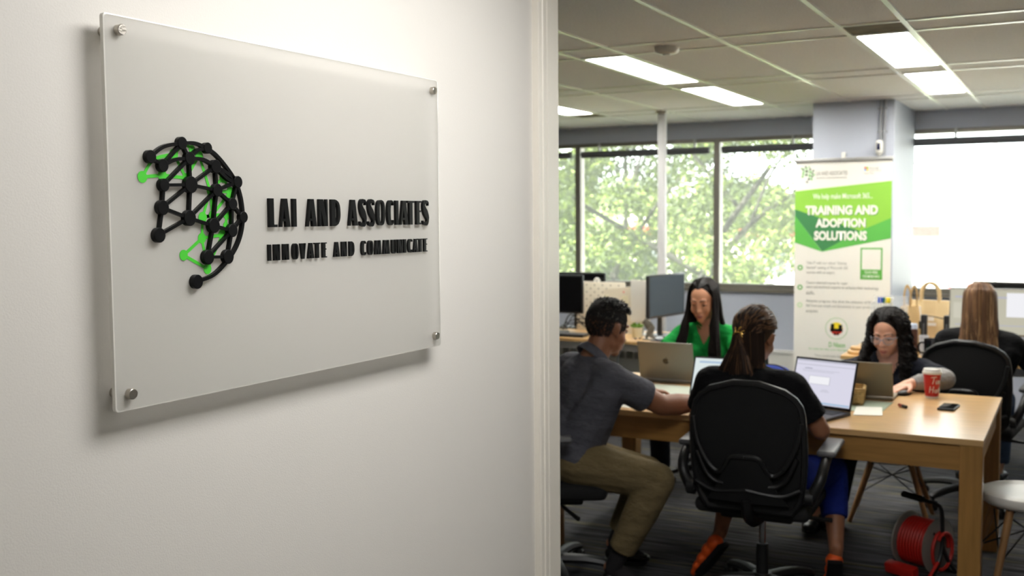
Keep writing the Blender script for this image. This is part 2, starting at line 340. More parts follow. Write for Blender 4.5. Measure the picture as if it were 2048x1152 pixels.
NODE = [(1.2, 1.749, .0105), (1.267, 1.774, .0105), (1.324, 1.769, .0095), (1.225, 1.736, .0105), (1.283, 1.75, .0108), (1.342, 1.739, .0115), (1.226, 1.705, .0105), (1.284, 1.707, .014), (1.344, 1.699, .0112), (1.394, 1.714, .0105), (1.222, 1.669, .012), (1.279, 1.652, .0132), (1.334, 1.639, .0128), (1.38, 1.676, .0105), (1.406, 1.653, .0100), (1.378, 1.63, .0115), (1.213, 1.625, .012), (1.319, 1.586, .0125), (1.366, 1.585, .0125), (1.292, 1.546, .012)]
EDGE = [(0, 3), (1, 3), (1, 4), (4, 6), (4, 7), (5, 7), (5, 8), (6, 7), (7, 8), (6, 10), (7, 10), (7, 11), (8, 11), (8, 12), (8, 9), (8, 13), (10, 11), (10, 16), (11, 16), (11, 12), (12, 13), (12, 15), (12, 17), (13, 15), (14, 15), (15, 17), (15, 18), (17, 18), (9, 13), (13, 14)]
def curve_band(pts, wid, z0, z1, g):
    pts = [Vector((p[0], p[1], 0)) for p in pts]
    if len(pts) > 2: pts = crom(pts, 6)
    L, Rr = [], []
    for i, p in enumerate(pts):
        T = (pts[min(i+1, len(pts)-1)]-pts[max(i-1, 0)]).normalized(); N = Vector((-T.y, T.x, 0)); L.append(p+N*wid/2); Rr.append(p-N*wid/2)
    t = bmesh.new(); v = [[t.verts.new((q.x, q.y, z)) for q in s_] for s_, z in ((L, z0), (Rr, z0), (Rr, z1), (L, z1))]
    for k in range(4):
        A, B = v[k], v[(k+1) % 4]
        for i in range(len(pts)-1): t.faces.new((A[i], A[i+1], B[i+1], B[i]))
    t.faces.new([v[k][0] for k in range(4)]); t.faces.new([v[k][-1] for k in range(3, -1, -1)])
    bmesh.ops.recalc_face_normals(t, faces=t.faces)
    g.add(t, Matrix.Translation((0, -1.591, -1.6575)) @ FX)
lg = None
def P2(i): return NODE[i][:2]
LOGO = thing('logo', None, None); LOGO.parent = sg
for i, (y, z, r) in enumerate(NODE):
    G().lathe([(0, .0002), (r, .0002), (r, .0080), (r-.0008, .0088), (0, .0088)], 28, Matrix.Translation((0, y-1.591, z-1.6575)) @ FX).obj('logo_node', mblk, LOGO)
g = G()
for a, b in EDGE: curve_band([P2(a), P2(b)], .0052, .0006, .0075, g)
for pts in ([P2(0), (1.228, 1.766), P2(1)], [P2(1), (1.296, 1.7755), P2(2)], [P2(3), (1.252, 1.7465), P2(4)], [P2(4), (1.314, 1.7495), P2(5)], [P2(4), (1.300, 1.7635), P2(2)], [P2(5), (1.364, 1.731), (1.383, 1.7205), P2(9)], [P2(5), (1.372, 1.718), P2(9)],
            [(1.324, 1.769), (1.345, 1.758), (1.368, 1.739), (1.389, 1.716), (1.402, 1.687), (1.406, 1.653), (1.4, 1.624), (1.385, 1.598), (1.36, 1.574), (1.33, 1.555), (1.292, 1.546)]):
    curve_band(pts, .0058, .0006, .0078, g)
g.obj('logo_network', mblk, LOGO, False)
GN = [(1.188, 1.717, .0095), (1.229, 1.721, .009), (1.255, 1.756, .009), (1.311, 1.756, .0085), (1.28, 1.718, .008), (1.315, 1.653, .0095), (1.312, 1.618, .009), (1.36, 1.623, .009), (1.27, 1.591, .009), (1.323, 1.566, .009), (1.366, 1.721, .009), (1.382, 1.697, .009), (1.295, 1.766, .007), (1.338, 1.657, .008), (1.372, 1.657, .008), (1.334, 1.698, .008), (1.369, 1.639, .006)]
GE = [(0, 1), (1, 4), (2, 4), (3, 4), (3, 15), (15, 13), (13, 5), (5, 13), (13, 14), (14, 16), (5, 6), (6, 8), (8, 9), (6, 9), (6, 7), (7, 9), (10, 11), (15, 5), (10, 15), (11, 14), (12, 3), (15, 11), (13, 11)]
LG = thing('green_logo', None, None); LG.parent = sg
for y, z, r in GN: G().lathe([(0, .00005), (r, .00005), (r, .0006), (0, .0006)], 24, Matrix.Translation((0, y-1.591, z-1.6575)) @ FX).obj('green_node', mgrn, LG, False)
g = G()
for a, b in GE: curve_band([GN[a][:2], GN[b][:2]], .0055, .00005, .0005, g)
curve_band([GN[0][:2], (1.212, 1.745), GN[2][:2]], .0055, .00005, .0005, g); curve_band([GN[2][:2], (1.28, 1.772), GN[3][:2]], .0055, .00005, .0005, g)
g.obj('green_network', mgrn, LG, False)
# raised letters. glyph polygons in a box of height 1, width 1 (stretched to the letter's own width)
def ring(x0, x1, y0, y1, tl, tr, tt, k=10):     # oval ring as a list of quads; tl/tr/tt wall thickness left/right/top
    out = []; cx, cy = (x0+x1)/2, (y0+y1)/2; ix0, ix1 = x0+tl, x1-tr; iy0, iy1 = y0+tt, y1-tt; icx = (ix0+ix1)/2
    n_ = 4*k
    def se(a, rx, ry): c, s = math.cos(a), math.sin(a); return (math.copysign(abs(c)**.75, c)*rx, math.copysign(abs(s)**.75, s)*ry)
    P, Q = [], []
    for i in range(n_):
        a = 2*math.pi*i/n_; u = se(a, (x1-x0)/2, (y1-y0)/2); v = se(a, (ix1-ix0)/2, (iy1-iy0)/2); P.append((cx+u[0], cy+u[1])); Q.append((icx+v[0], cy+v[1]))
    for i in range(n_): j = (i+1) % n_; out.append(([P[i], P[j], Q[j], Q[i]], (2*math.pi*(i+.5)/n_)))
    return out
def band2(pts, ws):                            # stroke with varying width
    v = crom([(x, y, 0) for x, y in pts], 8); out = []; n_ = len(v); L, Rr = [], []
    for i, p in enumerate(v):
        T = (v[min(i+1, n_-1)]-v[max(i-1, 0)]).normalized(); N = Vector((-T.y, T.x, 0)); f = i/(n_-1)*(len(ws)-1); k = min(int(f), len(ws)-2); w_ = ws[k]+(ws[k+1]-ws[k])*(f-k)
        L.append((p+N*w_/2)); Rr.append((p-N*w_/2))
    return [[(L[i].x, L[i].y), (L[i+1].x, L[i+1].y), (Rr[i+1].x, Rr[i+1].y), (Rr[i].x, Rr[i].y)] for i in range(n_-1)]
def glyph(c, heavy):
    q = heavy                                  # stem width as a share of the letter width
    if c == 'I': return [[(0, 0), (1, 0), (1, 1), (0, 1)]]
    if c == 'L': return [[(0, 0), (q, 0), (q, 1), (0, 1)], [(q, 0), (1, 0), (1, .09), (q, .09)]]
    if c == 'A': return [[(0, 0), (.18, 0), (.52, 1), (.30, 1)], [(.38+.2-q*.5, 0), (1, 0), (.70, 1), (.30, 1)] if 0 else [(1-q, 0), (1, 0), (.72, 1), (.30, 1)], [(.2, .20), (.8, .20), (.8, .29), (.2, .29)]]
    if c == 'V': return [[(1, 1), (.82, 1), (.48, 0), (.70, 0)], [(q, 1), (0, 1), (.28, 0), (.70, 0)]]
    if c == 'N': return [[(0, 0), (.22, 0), (.22, 1), (0, 1)], [(0, 1), (q+.02, 1), (1, 0), (1-q, 0)], [(.82, 0), (1, 0), (1, 1), (.82, 1)]]
    if c == 'M': return [[(0, 0), (.18, 0), (.30, 1), (.12, 1)], [(.12, 1), (.12+q*.8, 1), (.62, 0), (.42, 0)], [(.42, 0), (.58, 0), (.88, 1), (.72, 1)], [(.88-q*.35, 1), (.88, 1), (1, 0), (1-q*.75, 0)]]
    if c == 'T': return [[(.5-q/2, 0), (.5+q/2, 0), (.5+q/2, 1), (.5-q/2, 1)], [(0, .91), (1, .91), (1, 1), (0, 1)]]
    if c == 'E': return [[(0, 0), (q, 0), (q, 1), (0, 1)], [(q, 0), (1, 0), (1, .08), (q, .08)], [(q, .92), (1, .92), (1, 1), (q, 1)], [(q, .52), (.88, .52), (.88, .6), (q, .6)]]
    if c == 'O': return [p for p, a in ring(0, 1, -.01, 1.01, q*.85, q*.62, .07)]
    if c == 'C': return [p for p, a in ring(0, 1.12, -.01, 1.01, q*.95, .16, .07) if not (a < .62 or a > 2*math.pi-.62)]
    if c == 'D': return [[(0, 0), (q, 0), (q, 1), (0, 1)]]+[p for p, a in ring(-.6, 1, 0, 1, .3, q*.62, .07) if math.cos(a) > .15]
    if c == 'U': return [[(0, .25), (q, .25), (q, 1), (0, 1)], [(1-.16, .25), (1, .25), (1, 1), (1-.16, 1)]]+[p for p, a in ring(0, 1, -.01, .6, q*.95, .16, .07) if math.sin(a) < -.02 or (math.sin(a) < .3)]
    if c == 'S': return band2([(.93, .80), (.90, .93), (.62, .965), (.30, .93), (.14, .78), (.30, .60), (.66, .42), (.84, .24), (.68, .06), (.36, .035), (.06, .07), (.05, .16)], [.12, .1, .12, .2, .34, .4, .4, .34, .2, .12, .1, .12])
    return []
T1 = 'LAIANDASSOCIATES'; T2 = 'INNOVATEANDCOMMUNICATE'
L1 = [(1.469, 1.496), (1.498, 1.532), (1.534, 1.55), (1.574, 1.609), (1.611, 1.643), (1.649, 1.683), (1.705, 1.74), (1.742, 1.77), (1.771, 1.799), (1.8, 1.836), (1.839, 1.868), (1.87, 1.886), (1.887, 1.923), (1.918, 1.947), (1.95, 1.976), (1.976, 2.006)]
L2 = [(1.468, 1.479), (1.483, 1.503), (1.508, 1.528), (1.534, 1.555), (1.557, 1.577), (1.579, 1.601), (1.601, 1.62), (1.623, 1.64), (1.659, 1.681), (1.684, 1.704), (1.709, 1.729), (1.749, 1.769), (1.771, 1.794), (1.796, 1.823), (1.826, 1.854), (1.857, 1.878), (1.88, 1.901), (1.904, 1.916), (1.919, 1.941), (1.941, 1.962), (1.96, 1.984), (1.983, 2.001)]
for T, L, z0, z1, off, stem, dep in ((T1, L1, 1.6345, 1.6868, .0062, .0118, .006), (T2, L2, 1.5735, 1.603, .0040, .0088, .0045)):
    for c, (a, b) in zip(T, L):
        a += off if c not in 'T' else off*.6; w_ = b-a; g = G()
        for kk, pl in enumerate(glyph(c, min(.78, stem/w_))):
            g.prism([(a-1.591+x*w_, z0-1.6575+y*(z1-z0)) for x, y in pl], dep+.00006*(kk % 7), Matrix.Translation((.0003, 0, 0)) @ FX)
        g.obj('letter', mblk, sg, False)
# ------------------------------------------------------------ outside
mgr = mat('asphalt', (196, 194, 188), rough=.9, var=.15, vscale=.3); struct(G().b2((-160, 9.9, -3.3), (160, 300, -3.2)), 'ground', mgr)
mlaw = mat('lawn', (120, 140, 84), rough=.95, var=.3, vscale=.6); struct(G().b2((-60, 11, -3.2), (-3, 42, -3.15)), 'lawn', mlaw)
random.seed(5)
mlf = [mat('leaf_green', (52, 64, 30), rough=.6, var=.35, vscale=.8, sss=0), mat('leaf_light', (98, 112, 48), rough=.6, var=.3, vscale=.8)]
for m_ in mlf:
    n = m_.node_tree; pb = n.nodes['Principled BSDF']; out = n.nodes['Material Output']; tl = n.nodes.new('ShaderNodeBsdfTranslucent'); mi = n.nodes.new('ShaderNodeMixShader'); mi.inputs[0].default_value = .3
    src = pb.inputs['Base Color'].links[0].from_socket; n.links.new(src, tl.inputs[0]); n.links.new(pb.outputs[0], mi.inputs[1]); n.links.new(tl.outputs[0], mi.inputs[2]); n.links.new(mi.outputs[0], out.inputs[0])
mbark = mat('bark', (34, 31, 28), rough=.9, bump=.5, bscale=20)
def leaves(name, clumps, count, size, m_, parent):
    vs, fs = [], []; rnd = random.Random(count)
    for i in range(count):
        c, r = clumps[rnd.randrange(len(clumps))]
        d = Vector((rnd.gauss(0, 1), rnd.gauss(0, 1), rnd.gauss(0, 1))).normalized()*(rnd.random()**.45)
        p = Vector(c)+Vector((d.x*r[0], d.y*r[1], d.z*r[2])); s = size*rnd.uniform(.6, 1.3)
        q = Euler((rnd.uniform(-1, 1), rnd.uniform(-1, 1), rnd.uniform(0, 6.28))).to_matrix(); k = len(vs)
        for x, y in ((-1, 0), (0, -.42), (1, 0), (0, .42)): vs.append(p+q @ Vector((x*s, y*s, 0)))
        fs.append((k, k+1, k+2, k+3))
    me = bpy.data.meshes.new(name); me.from_pydata(vs, [], fs); me.materials.append(m_); o = bpy.data.objects.new(name, me); COL.objects.link(o); o.parent = parent; o['kind'] = 'stuff'; return o
def tree(label, base, trunk, branches, clumps, n1, size=.11, light_share=.4):
    t = thing('tree', label, 'tree', base, 0, 'trees outside the windows')
    tb = G().tube(trunk, [.10, .04], 9, smooth=5).obj('trunk', mbark, t)
    for pts, r in branches: G().tube(pts, [r*.6, r*.15], 7, smooth=5).obj('branch', mbark, t)
    leaves('foliage', clumps, int(n1*(1-light_share)), size, mlf[0], t); leaves('foliage', clumps, int(n1*light_share), size, mlf[1], t); return t
def clumpset(seed, n_, x, y, z, r):
    rn = random.Random(seed); return [((rn.uniform(*x), rn.uniform(*y), rn.uniform(*z)), (r*rn.uniform(.6, 1.3), r*rn.uniform(.6, 1.2), r*rn.uniform(.35, .75))) for _ in range(n_)]
tree('spreading tree with dark boughs outside the window just left of the banner', (-5.7, 16.0, -3.2), [(0, 0, 0), (.1, .2, 2.5), (.5, .3, 4.2), (1.4, .5, 5.6)],
     [([(.4, .3, 3.9), (-.7, -.2, 4.6), (-1.8, -.3, 5.3), (-3.2, -.2, 6.6)], .10), ([(.3, .2, 3.6), (1.2, .1, 4.7), (2.3, -.2, 5.3), (3.9, -.3, 5.6)], .10), ([(.9, .4, 5), (.2, 0, 6), (-.4, .1, 7.4)], .07), ([(1.2, .1, 4.7), (1.7, 0, 5.7), (2.8, .1, 6.7)], .05), ([(0, .1, 2.6), (-1.1, -.4, 3.6), (-2.4, -.5, 3.9)], .08), ([(2.3, -.2, 5.3), (3.1, -.2, 5.0), (4.2, -.1, 4.7)], .04)],
     clumpset(3, 46, (-2.6, 2.6), (-1.2, 1.4), (2.6, 7.8), .62), 27000, .052)
tree('broad tree of grey-green leaves outside the middle of the left windows', (-9.2, 21.5, -3.2), [(0, 0, 0), (-.1, .1, 2.5), (.3, .3, 4.5), (.2, .5, 7)],
     [([(0, .2, 3.5), (1.3, -.1, 5.2), (2.7, -.2, 6.5)], .1), ([(.1, .2, 3), (-1.6, 0, 4.5), (-3, 0, 5.5)], .1), ([(.3, .3, 5), (.9, 0, 6.6), (1.0, 0, 8.4)], .07)],
     clumpset(8, 56, (-3.6, 3.4), (-1.3, 1.6), (1.4, 7.0), .85), 34000, .072, .25)
tree('bushy tree filling the far left window pane by the door casing', (-13.2, 15.5, -3.2), [(0, 0, 0), (0, .1, 3), (.3, .2, 6)], [([(0, 0, 3), (1.3, .1, 4.5), (2.2, 0, 6)], .09)], clumpset(12, 45, (-3, 3.2), (-1.5, 2.0), (1.6, 7.6), .85), 22000, .08, .5)
tree('low leafy tree behind the spreading tree, below its boughs', (-8.6, 28, -3.2), [(0, 0, 0), (.1, 0, 2), (0, .1, 4)], [([(0, 0, 2), (1.2, .1, 3.3), (2.4, 0, 4.0)], .08)], clumpset(21, 50, (-5.5, 1.8), (-1.5, 1.5), (.8, 5.6), 1.1), 26000, .11, .6)
# street beyond the right window
mwh = mat('building_render', (190, 186, 178), rough=.8); mrf = mat('building_roof', (206, 196, 186), rough=.8); mgls = mat('dark_pane', (70, 74, 80), rough=.2); mred = mat('red_fascia', (130, 30, 26), rough=.5)
def shop(label, cx, y, w_, h_, dpt, fascia, door_x):
    t = thing('shop_building', label, 'building', (cx, y, -3.2), 0, 'buildings across the street')
    G().b2((-w_/2, 0, 0), (w_/2, dpt, h_)).obj('wall', mwh, t, False); G().b2((-w_/2-.3, -.3, h_), (w_/2+.3, dpt+.3, h_+.35)).obj('roof', mrf, t, False)
    G().b2((-w_/2+.2, -.15, h_-1.1), (w_/2-.2, 0, h_-.45)).obj('fascia', fascia, t, False)
    k = int(w_//3.4)
    for i in range(k):
        x = -w_/2+w_*(i+.5)/k; f = G().b2((x-1.1, -.06, .9), (x+1.1, .0, h_-1.5)).obj('window', mwh if i % 2 else mtrim, t, False); G().b2((x-1.0, -.09, 1.0), (x+1.0, -.05, h_-1.6)).obj('pane', mgls, f, False)
    d = G().b2((door_x-1.6, -.35, 0), (door_x+1.6, 0, 3.1)).obj('porch', mgls, t, False); G().b2((door_x-1.1, -.42, 0), (door_x+1.1, -.3, 2.4)).obj('door', mwh, d, False)
shop('pale low shop across the street with a dark porch, seen in the right window', 6.2, 74, 22, 4.8, 12, mwh, -4.2)
shop('pale shop with a red sign band, seen through the tree leaves', -17, 66, 20, 4.6, 12, mred, 3)
shop('pale taller building farther back in the right window', -6, 128, 34, 9, 14, mwh, 0)
hill = G()
for i in range(26): hill.ell((-90+i*8+random.uniform(-2, 2), 190+random.uniform(-8, 8), -3), (9, 7, random.uniform(7, 11)), u=12, v=8)
struct(hill, 'hedge_hills', mat('hill_trees', (96, 108, 72), rough=.95, var=.3, vscale=.2))
mcr = {'red': mat('car_red', (110, 20, 20), rough=.25, coat=.5), 'grey': mat('car_grey', (70, 74, 80), rough=.25, coat=.5)}; mtyre = mat('tyre', (28, 28, 28), rough=.8)
def car(label, x, y, rz, col):
    t = thing('car', label, 'car', (x, y, -3.2), rz, 'cars parked across the street')
    body = [(-2.15, .35), (2.1, .35), (2.2, .7), (2.0, .95), (1.1, 1.02), (.5, 1.42), (-1.0, 1.46), (-1.7, 1.05), (-2.15, .95)]
    MX = Matrix(((1, 0, 0, 0), (0, 0, -1, .86), (0, 1, 0, 0), (0, 0, 0, 1)))
    G().prism(body, 1.72, MX).obj('body', mcr[col], t, False)
    wn = [(.98, 1.02), (.45, 1.36), (-.95, 1.40), (-1.5, 1.05)]; G().prism(wn, 1.75, Matrix(((1, 0, 0, 0), (0, 0, -1, .875), (0, 1, 0, 0), (0, 0, 0, 1)))).obj('side_window', mgls, t, False)
    G().box((.80, 0, 1.21), (.04, 1.4, .46), (0, R(-56), 0)).obj('windscreen', mgls, t, False)
    for sx in (-1.35, 1.35):
        for sy in (-.8, .8): wl = G().cyl((sx, sy-.1, .33), (sx, sy+.1, .33), .33, seg=18).obj('wheel', mtyre, t); G().cyl((sx, sy-.11, .33), (sx, sy+.11, .33), .18, seg=12).obj('hub', msteel, wl)
    for sy in (-.6, .6): G().box((2.14, sy, .72), (.06, .3, .14), bev=.02).obj('headlight', mwp, t, False)
car('red car parked in front of the pale shop, left of the monitor', -4.9, 56, R(-82), 'red'); car('grey car parked left of the red car, seen above the tan bag', -7.6, 55, R(-94), 'grey')
t = thing('street_lamp', 'thin pale street lamp post across the street in the right window', 'street lamp', (-4.1, 62, -3.2)); mpo = mat('lamp_post', (170, 168, 165), rough=.5)
G().cyl((0, 0, 0), (0, 0, 8.6), .10, .06, 10).obj('post', mpo, t); G().tube([(0, 0, 8.5), (.5, 0, 8.9), (1.4, 0, 8.95)], .045).obj('arm', mpo, t); G().box((1.6, 0, 8.92), (.6, .22, .12), bev=.03).obj('lamp_head', mpo, t)
# ------------------------------------------------------------ furniture
def wood(name, rgb, rough=.4, sc=(1, 12, 12), coat=0): return mat(name, rgb, rough=rough, var=.14, vscale=5, stretch=sc, coat=coat)
mbeech = wood('beech_laminate', (203, 165, 112), rough=.30, coat=.25); mbeech2 = wood('beech_leg_shaded', (160, 118, 64), rough=.4, sc=(12, 12, 1)); mbeech3 = wood('beech_apron_shaded', (160, 118, 64), rough=.4); mdowel = wood('dowel_wood', (152, 112, 72), sc=(8, 8, 1))  # leg and apron wood: the beech darkened, their shade put into the colour
mkb = mat('black_plastic', (24, 24, 25), rough=.4); mkm = mat('black_mesh_fabric', (15, 15, 16), rough=.85, bump=.5, bscale=500); mkf = mat('black_seat_fabric', (20, 20, 21), rough=.9, bump=.4, bscale=300)
mchr = mat('chrome', (200, 200, 200), rough=.15, metal=1); mgp = mat('grey_plastic', (84, 84, 86), rough=.4)
t = thing('meeting_table', 'light beech meeting table the four people work around', 'table', (-1.3, 5.07, 0))
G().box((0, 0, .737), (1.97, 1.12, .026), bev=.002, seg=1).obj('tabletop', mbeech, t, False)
for s_ in (-1, 1):
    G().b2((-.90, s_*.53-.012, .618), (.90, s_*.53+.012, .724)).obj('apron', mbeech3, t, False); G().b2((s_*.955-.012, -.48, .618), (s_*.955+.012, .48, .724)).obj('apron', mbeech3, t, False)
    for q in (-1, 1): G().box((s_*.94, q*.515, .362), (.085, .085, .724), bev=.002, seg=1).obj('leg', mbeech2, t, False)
def shell(fx, fy, z0, z1, th, nv=12, nu=10, z_of=None):
    t = bmesh.new(); F = []
    for side in (0, 1):
        gr = []
        for j in range(nv+1):
            z = z0+(z1-z0)*j/nv; w_ = fx(j/nv); gr.append([t.verts.new(((2*i/nu-1)*w_, fy((2*i/nu-1)*w_, z)+side*th, z)) for i in range(nu+1)])
        F.append(gr)
    for k, gr in enumerate(F):
        for j in range(nv):
            for i in range(nu):
                q = (gr[j][i], gr[j][i+1], gr[j+1][i+1], gr[j+1][i]); t.faces.new(q if k == 0 else q[::-1])
    A, B = F
    for j in range(nv):
        t.faces.new((A[j][0], A[j+1][0], B[j+1][0], B[j][0])); t.faces.new((A[j+1][nu], A[j][nu], B[j][nu], B[j+1][nu]))
    for i in range(nu):
        t.faces.new((A[0][i+1], A[0][i], B[0][i], B[0][i+1])); t.faces.new((A[nv][i], A[nv][i+1], B[nv][i+1], B[nv][i]))
    return t
def office_chair(label, x, y, rz, top=.985, group='black mesh office chairs', base_rz=0, arms=True):
    t = thing('office_chair', label, 'chair', (x, y, 0), rz, group)
    z0, z1 = .465, top
    def fw(v):
        w_ = .198+.032*math.sin(v*math.pi*.9)-.012*v
        if v > .78: w_ *= math.sqrt(max(.0, 1-((v-.78)/.225)**2.4))*1.0
        if v < .12: w_ *= .86+.14*(v/.12)
        return max(w_, .05)
    def fy(x_, z): v = (z-z0)/(z1-z0); return -.262+.55*x_*x_*1.2-.05*v+.05*math.sin(v*math.pi)*-.5
    g = G(); g.add(shell(fw, fy, z0, z1, .014)); g.obj('backrest_mesh', mkm, t)
    pts = []
    N_ = 18
    for k in range(N_+1): v = k/N_; z = z0+(z1-z0)*v; pts.append((-fw(v), fy(fw(v), z)+.004, z))
    pts += [(x_, y_, z_) for x_, y_, z_ in [(-p[0], p[1], p[2]) for p in pts[::-1]]]
    G().tube(pts+[pts[0]], .0145, 8).obj('backrest_frame', mkb, t)
    # lower plastic support: saddle plate, two rising arms and a low cross band
    g = G()
    def on(x_, z, d=.018): return (x_, fy(x_, z)-d, z)
    for s_ in (-1, 1):
        g.tube([on(s_*.215, .84), on(s_*.195, .74), on(s_*.150, .655), on(s_*.105, .625), on(s_*.075, .66), on(s_*.055, .69), on(0, .695)], [.010, .013], 8, smooth=5)
        g.tube([on(s_*.20, .70), on(s_*.165, .62), on(s_*.13, .585), on(s_*.09, .575)], .009, 8, smooth=5)
        g.tube([on(s_*.21, .57), on(s_*.13, .54), on(0, .555)], .010, 8, smooth=5)
    g.obj('lumbar_support', mkb, t)
    G().add(shell(lambda v: .075+.09*(1-v)**1.5, lambda x_, z: fy(x_, z)-.022, .50, .685, .014, 6, 8)).obj('back_plate', mkb, t)
    G().tube([(0, -.285, .52), (0, -.262, .455), (0, -.14, .405), (0, 0, .400)], [.020, .030], 10, 1.6, smooth=4).obj('back_bracket', mkb, t)
    G().box((0, .0, .455), (.47, .46, .065), bev=.030, seg=4).obj('seat', mkf, t); G().box((0, 0, .405), (.30, .26, .04), bev=.012).obj('seat_plate', mkb, t)
    if arms:
        for s_ in (-1, 1):
            a = G().tube([(s_*.235, -.24, .52), (s_*.275, -.24, .60), (s_*.285, -.19, .655), (s_*.285, -.10, .685), (s_*.285, -.02, .69)], [.024, .017], 10, 1.1, smooth=5).obj('armrest', mkb, t)
            G().box((s_*.285, -.045, .702), (.075, .24, .026), (R(3), 0, 0), bev=.012, seg=3).obj('arm_pad', mgp if s_ else mkb, a)
            G().cyl((s_*.225, -.24, .535), (s_*.255, -.24, .535), .034, seg=18).obj('hinge', mkb, a)
    G().tube([(.06, .02, .385), (.16, .05, .375), (.27, .10, .36)], [.006, .010], 8, smooth=3).obj('lever', mkb, t)
    gl_ = G().cyl((0, 0, .24), (0, 0, .385), .014, seg=16).obj('gas_lift', mchr, t); G().cyl((0, 0, .09), (0, 0, .255), .027, .024, 18).obj('lift_cover', mkb, gl_)
    G().lathe([(0, .06), (.045, .06), (.05, .10), (.038, .13), (0, .13)], 24).obj('hub', mkb, t)
    for k in range(5):
        a = base_rz+2*math.pi*k/5; d = Vector((math.cos(a), math.sin(a), 0))
        b_ = G().tube([d*.03+Vector((0, 0, .105)), d*.16+Vector((0, 0, .103)), d*.27+Vector((0, 0, .082)), d*.305+Vector((0, 0, .068))], [.024, .015], 8, 1.3, smooth=4).obj('base_arm', mkb, t)
        n_ = d.cross(Vector((0, 0, 1))); c = d*.30+Vector((0, 0, .027)); g = G()
        for s_ in (-1, 1): g.cyl(c+n_*s_*.007, c+n_*s_*.024, .027, seg=16)
        g.ell(c+Vector((0, 0, .014)), (.022, .022, .024), u=12, v=8); g.obj('caster', mkb, b_)
    return t
office_chair('black mesh-back office chair in the centre foreground, under the woman with a hair clip', -1.158, 4.375, R(2), base_rz=R(-14))
office_chair('black office chair under the man in the grey polo shirt', -2.07, 4.21, R(-62), top=.93, base_rz=R(10))
office_chair('black office chair behind the long-haired woman, at the right of the table', -.50, 6.43, R(-6), top=.955, base_rz=R(20))
office_chair('black office chair under the woman in green, behind the table', -1.95, 6.28, R(178), top=.86, base_rz=R(40))
def stool(label, x, y, rz, zs=.44, r=.20, h=.10):
    t = thing('stool', label, 'stool', (x, y, 0), rz, 'white seats on wooden dowel legs')
    G().lathe([(0, zs-h), (r*.6, zs-h+.002), (r*.86, zs-h*.80), (r*.97, zs-h*.6), (r, zs-h*.36), (r*.97, zs-h*.12), (r*.90, zs-.002), (r*.5, zs-.008), (0, zs-.010)], 40).obj('seat', mat('white_shell', (232, 230, 224), rough=.3), t)
    F = []
    for sx in (-1, 1):
        for sy in (-1, 1):
            p, q = Vector((sx*.10, sy*.085, zs-h+.01)), Vector((sx*.20, sy*.165, 0)); F.append((p, q))
            l_ = G().cyl(q, p, .0125, .0165, 14).obj('leg', mdowel, t); G().box(p, (.03, .03, .03), bev=.004).obj('leg_socket', mkb, l_)
    g = G()
    for a, b_ in ((0, 3), (1, 2), (0, 1), (2, 3)):
        for a1, b1 in ((a, b_), (b_, a)):
            g.cyl(F[a1][0].lerp(F[a1][1], .08), F[b1][0].lerp(F[b1][1], .52), .0035, seg=6)
    g.obj('wire_brace', mkb, t); return t
stool('white moulded seat on crossed wire and wooden dowel legs under the table', -.865, 5.93, R(4), zs=.405, r=.20, h=.092)
stool('thick white round stool with wooden legs at the right edge, beside the table', -.165, 4.90, R(22), zs=.478, r=.195, h=.07)
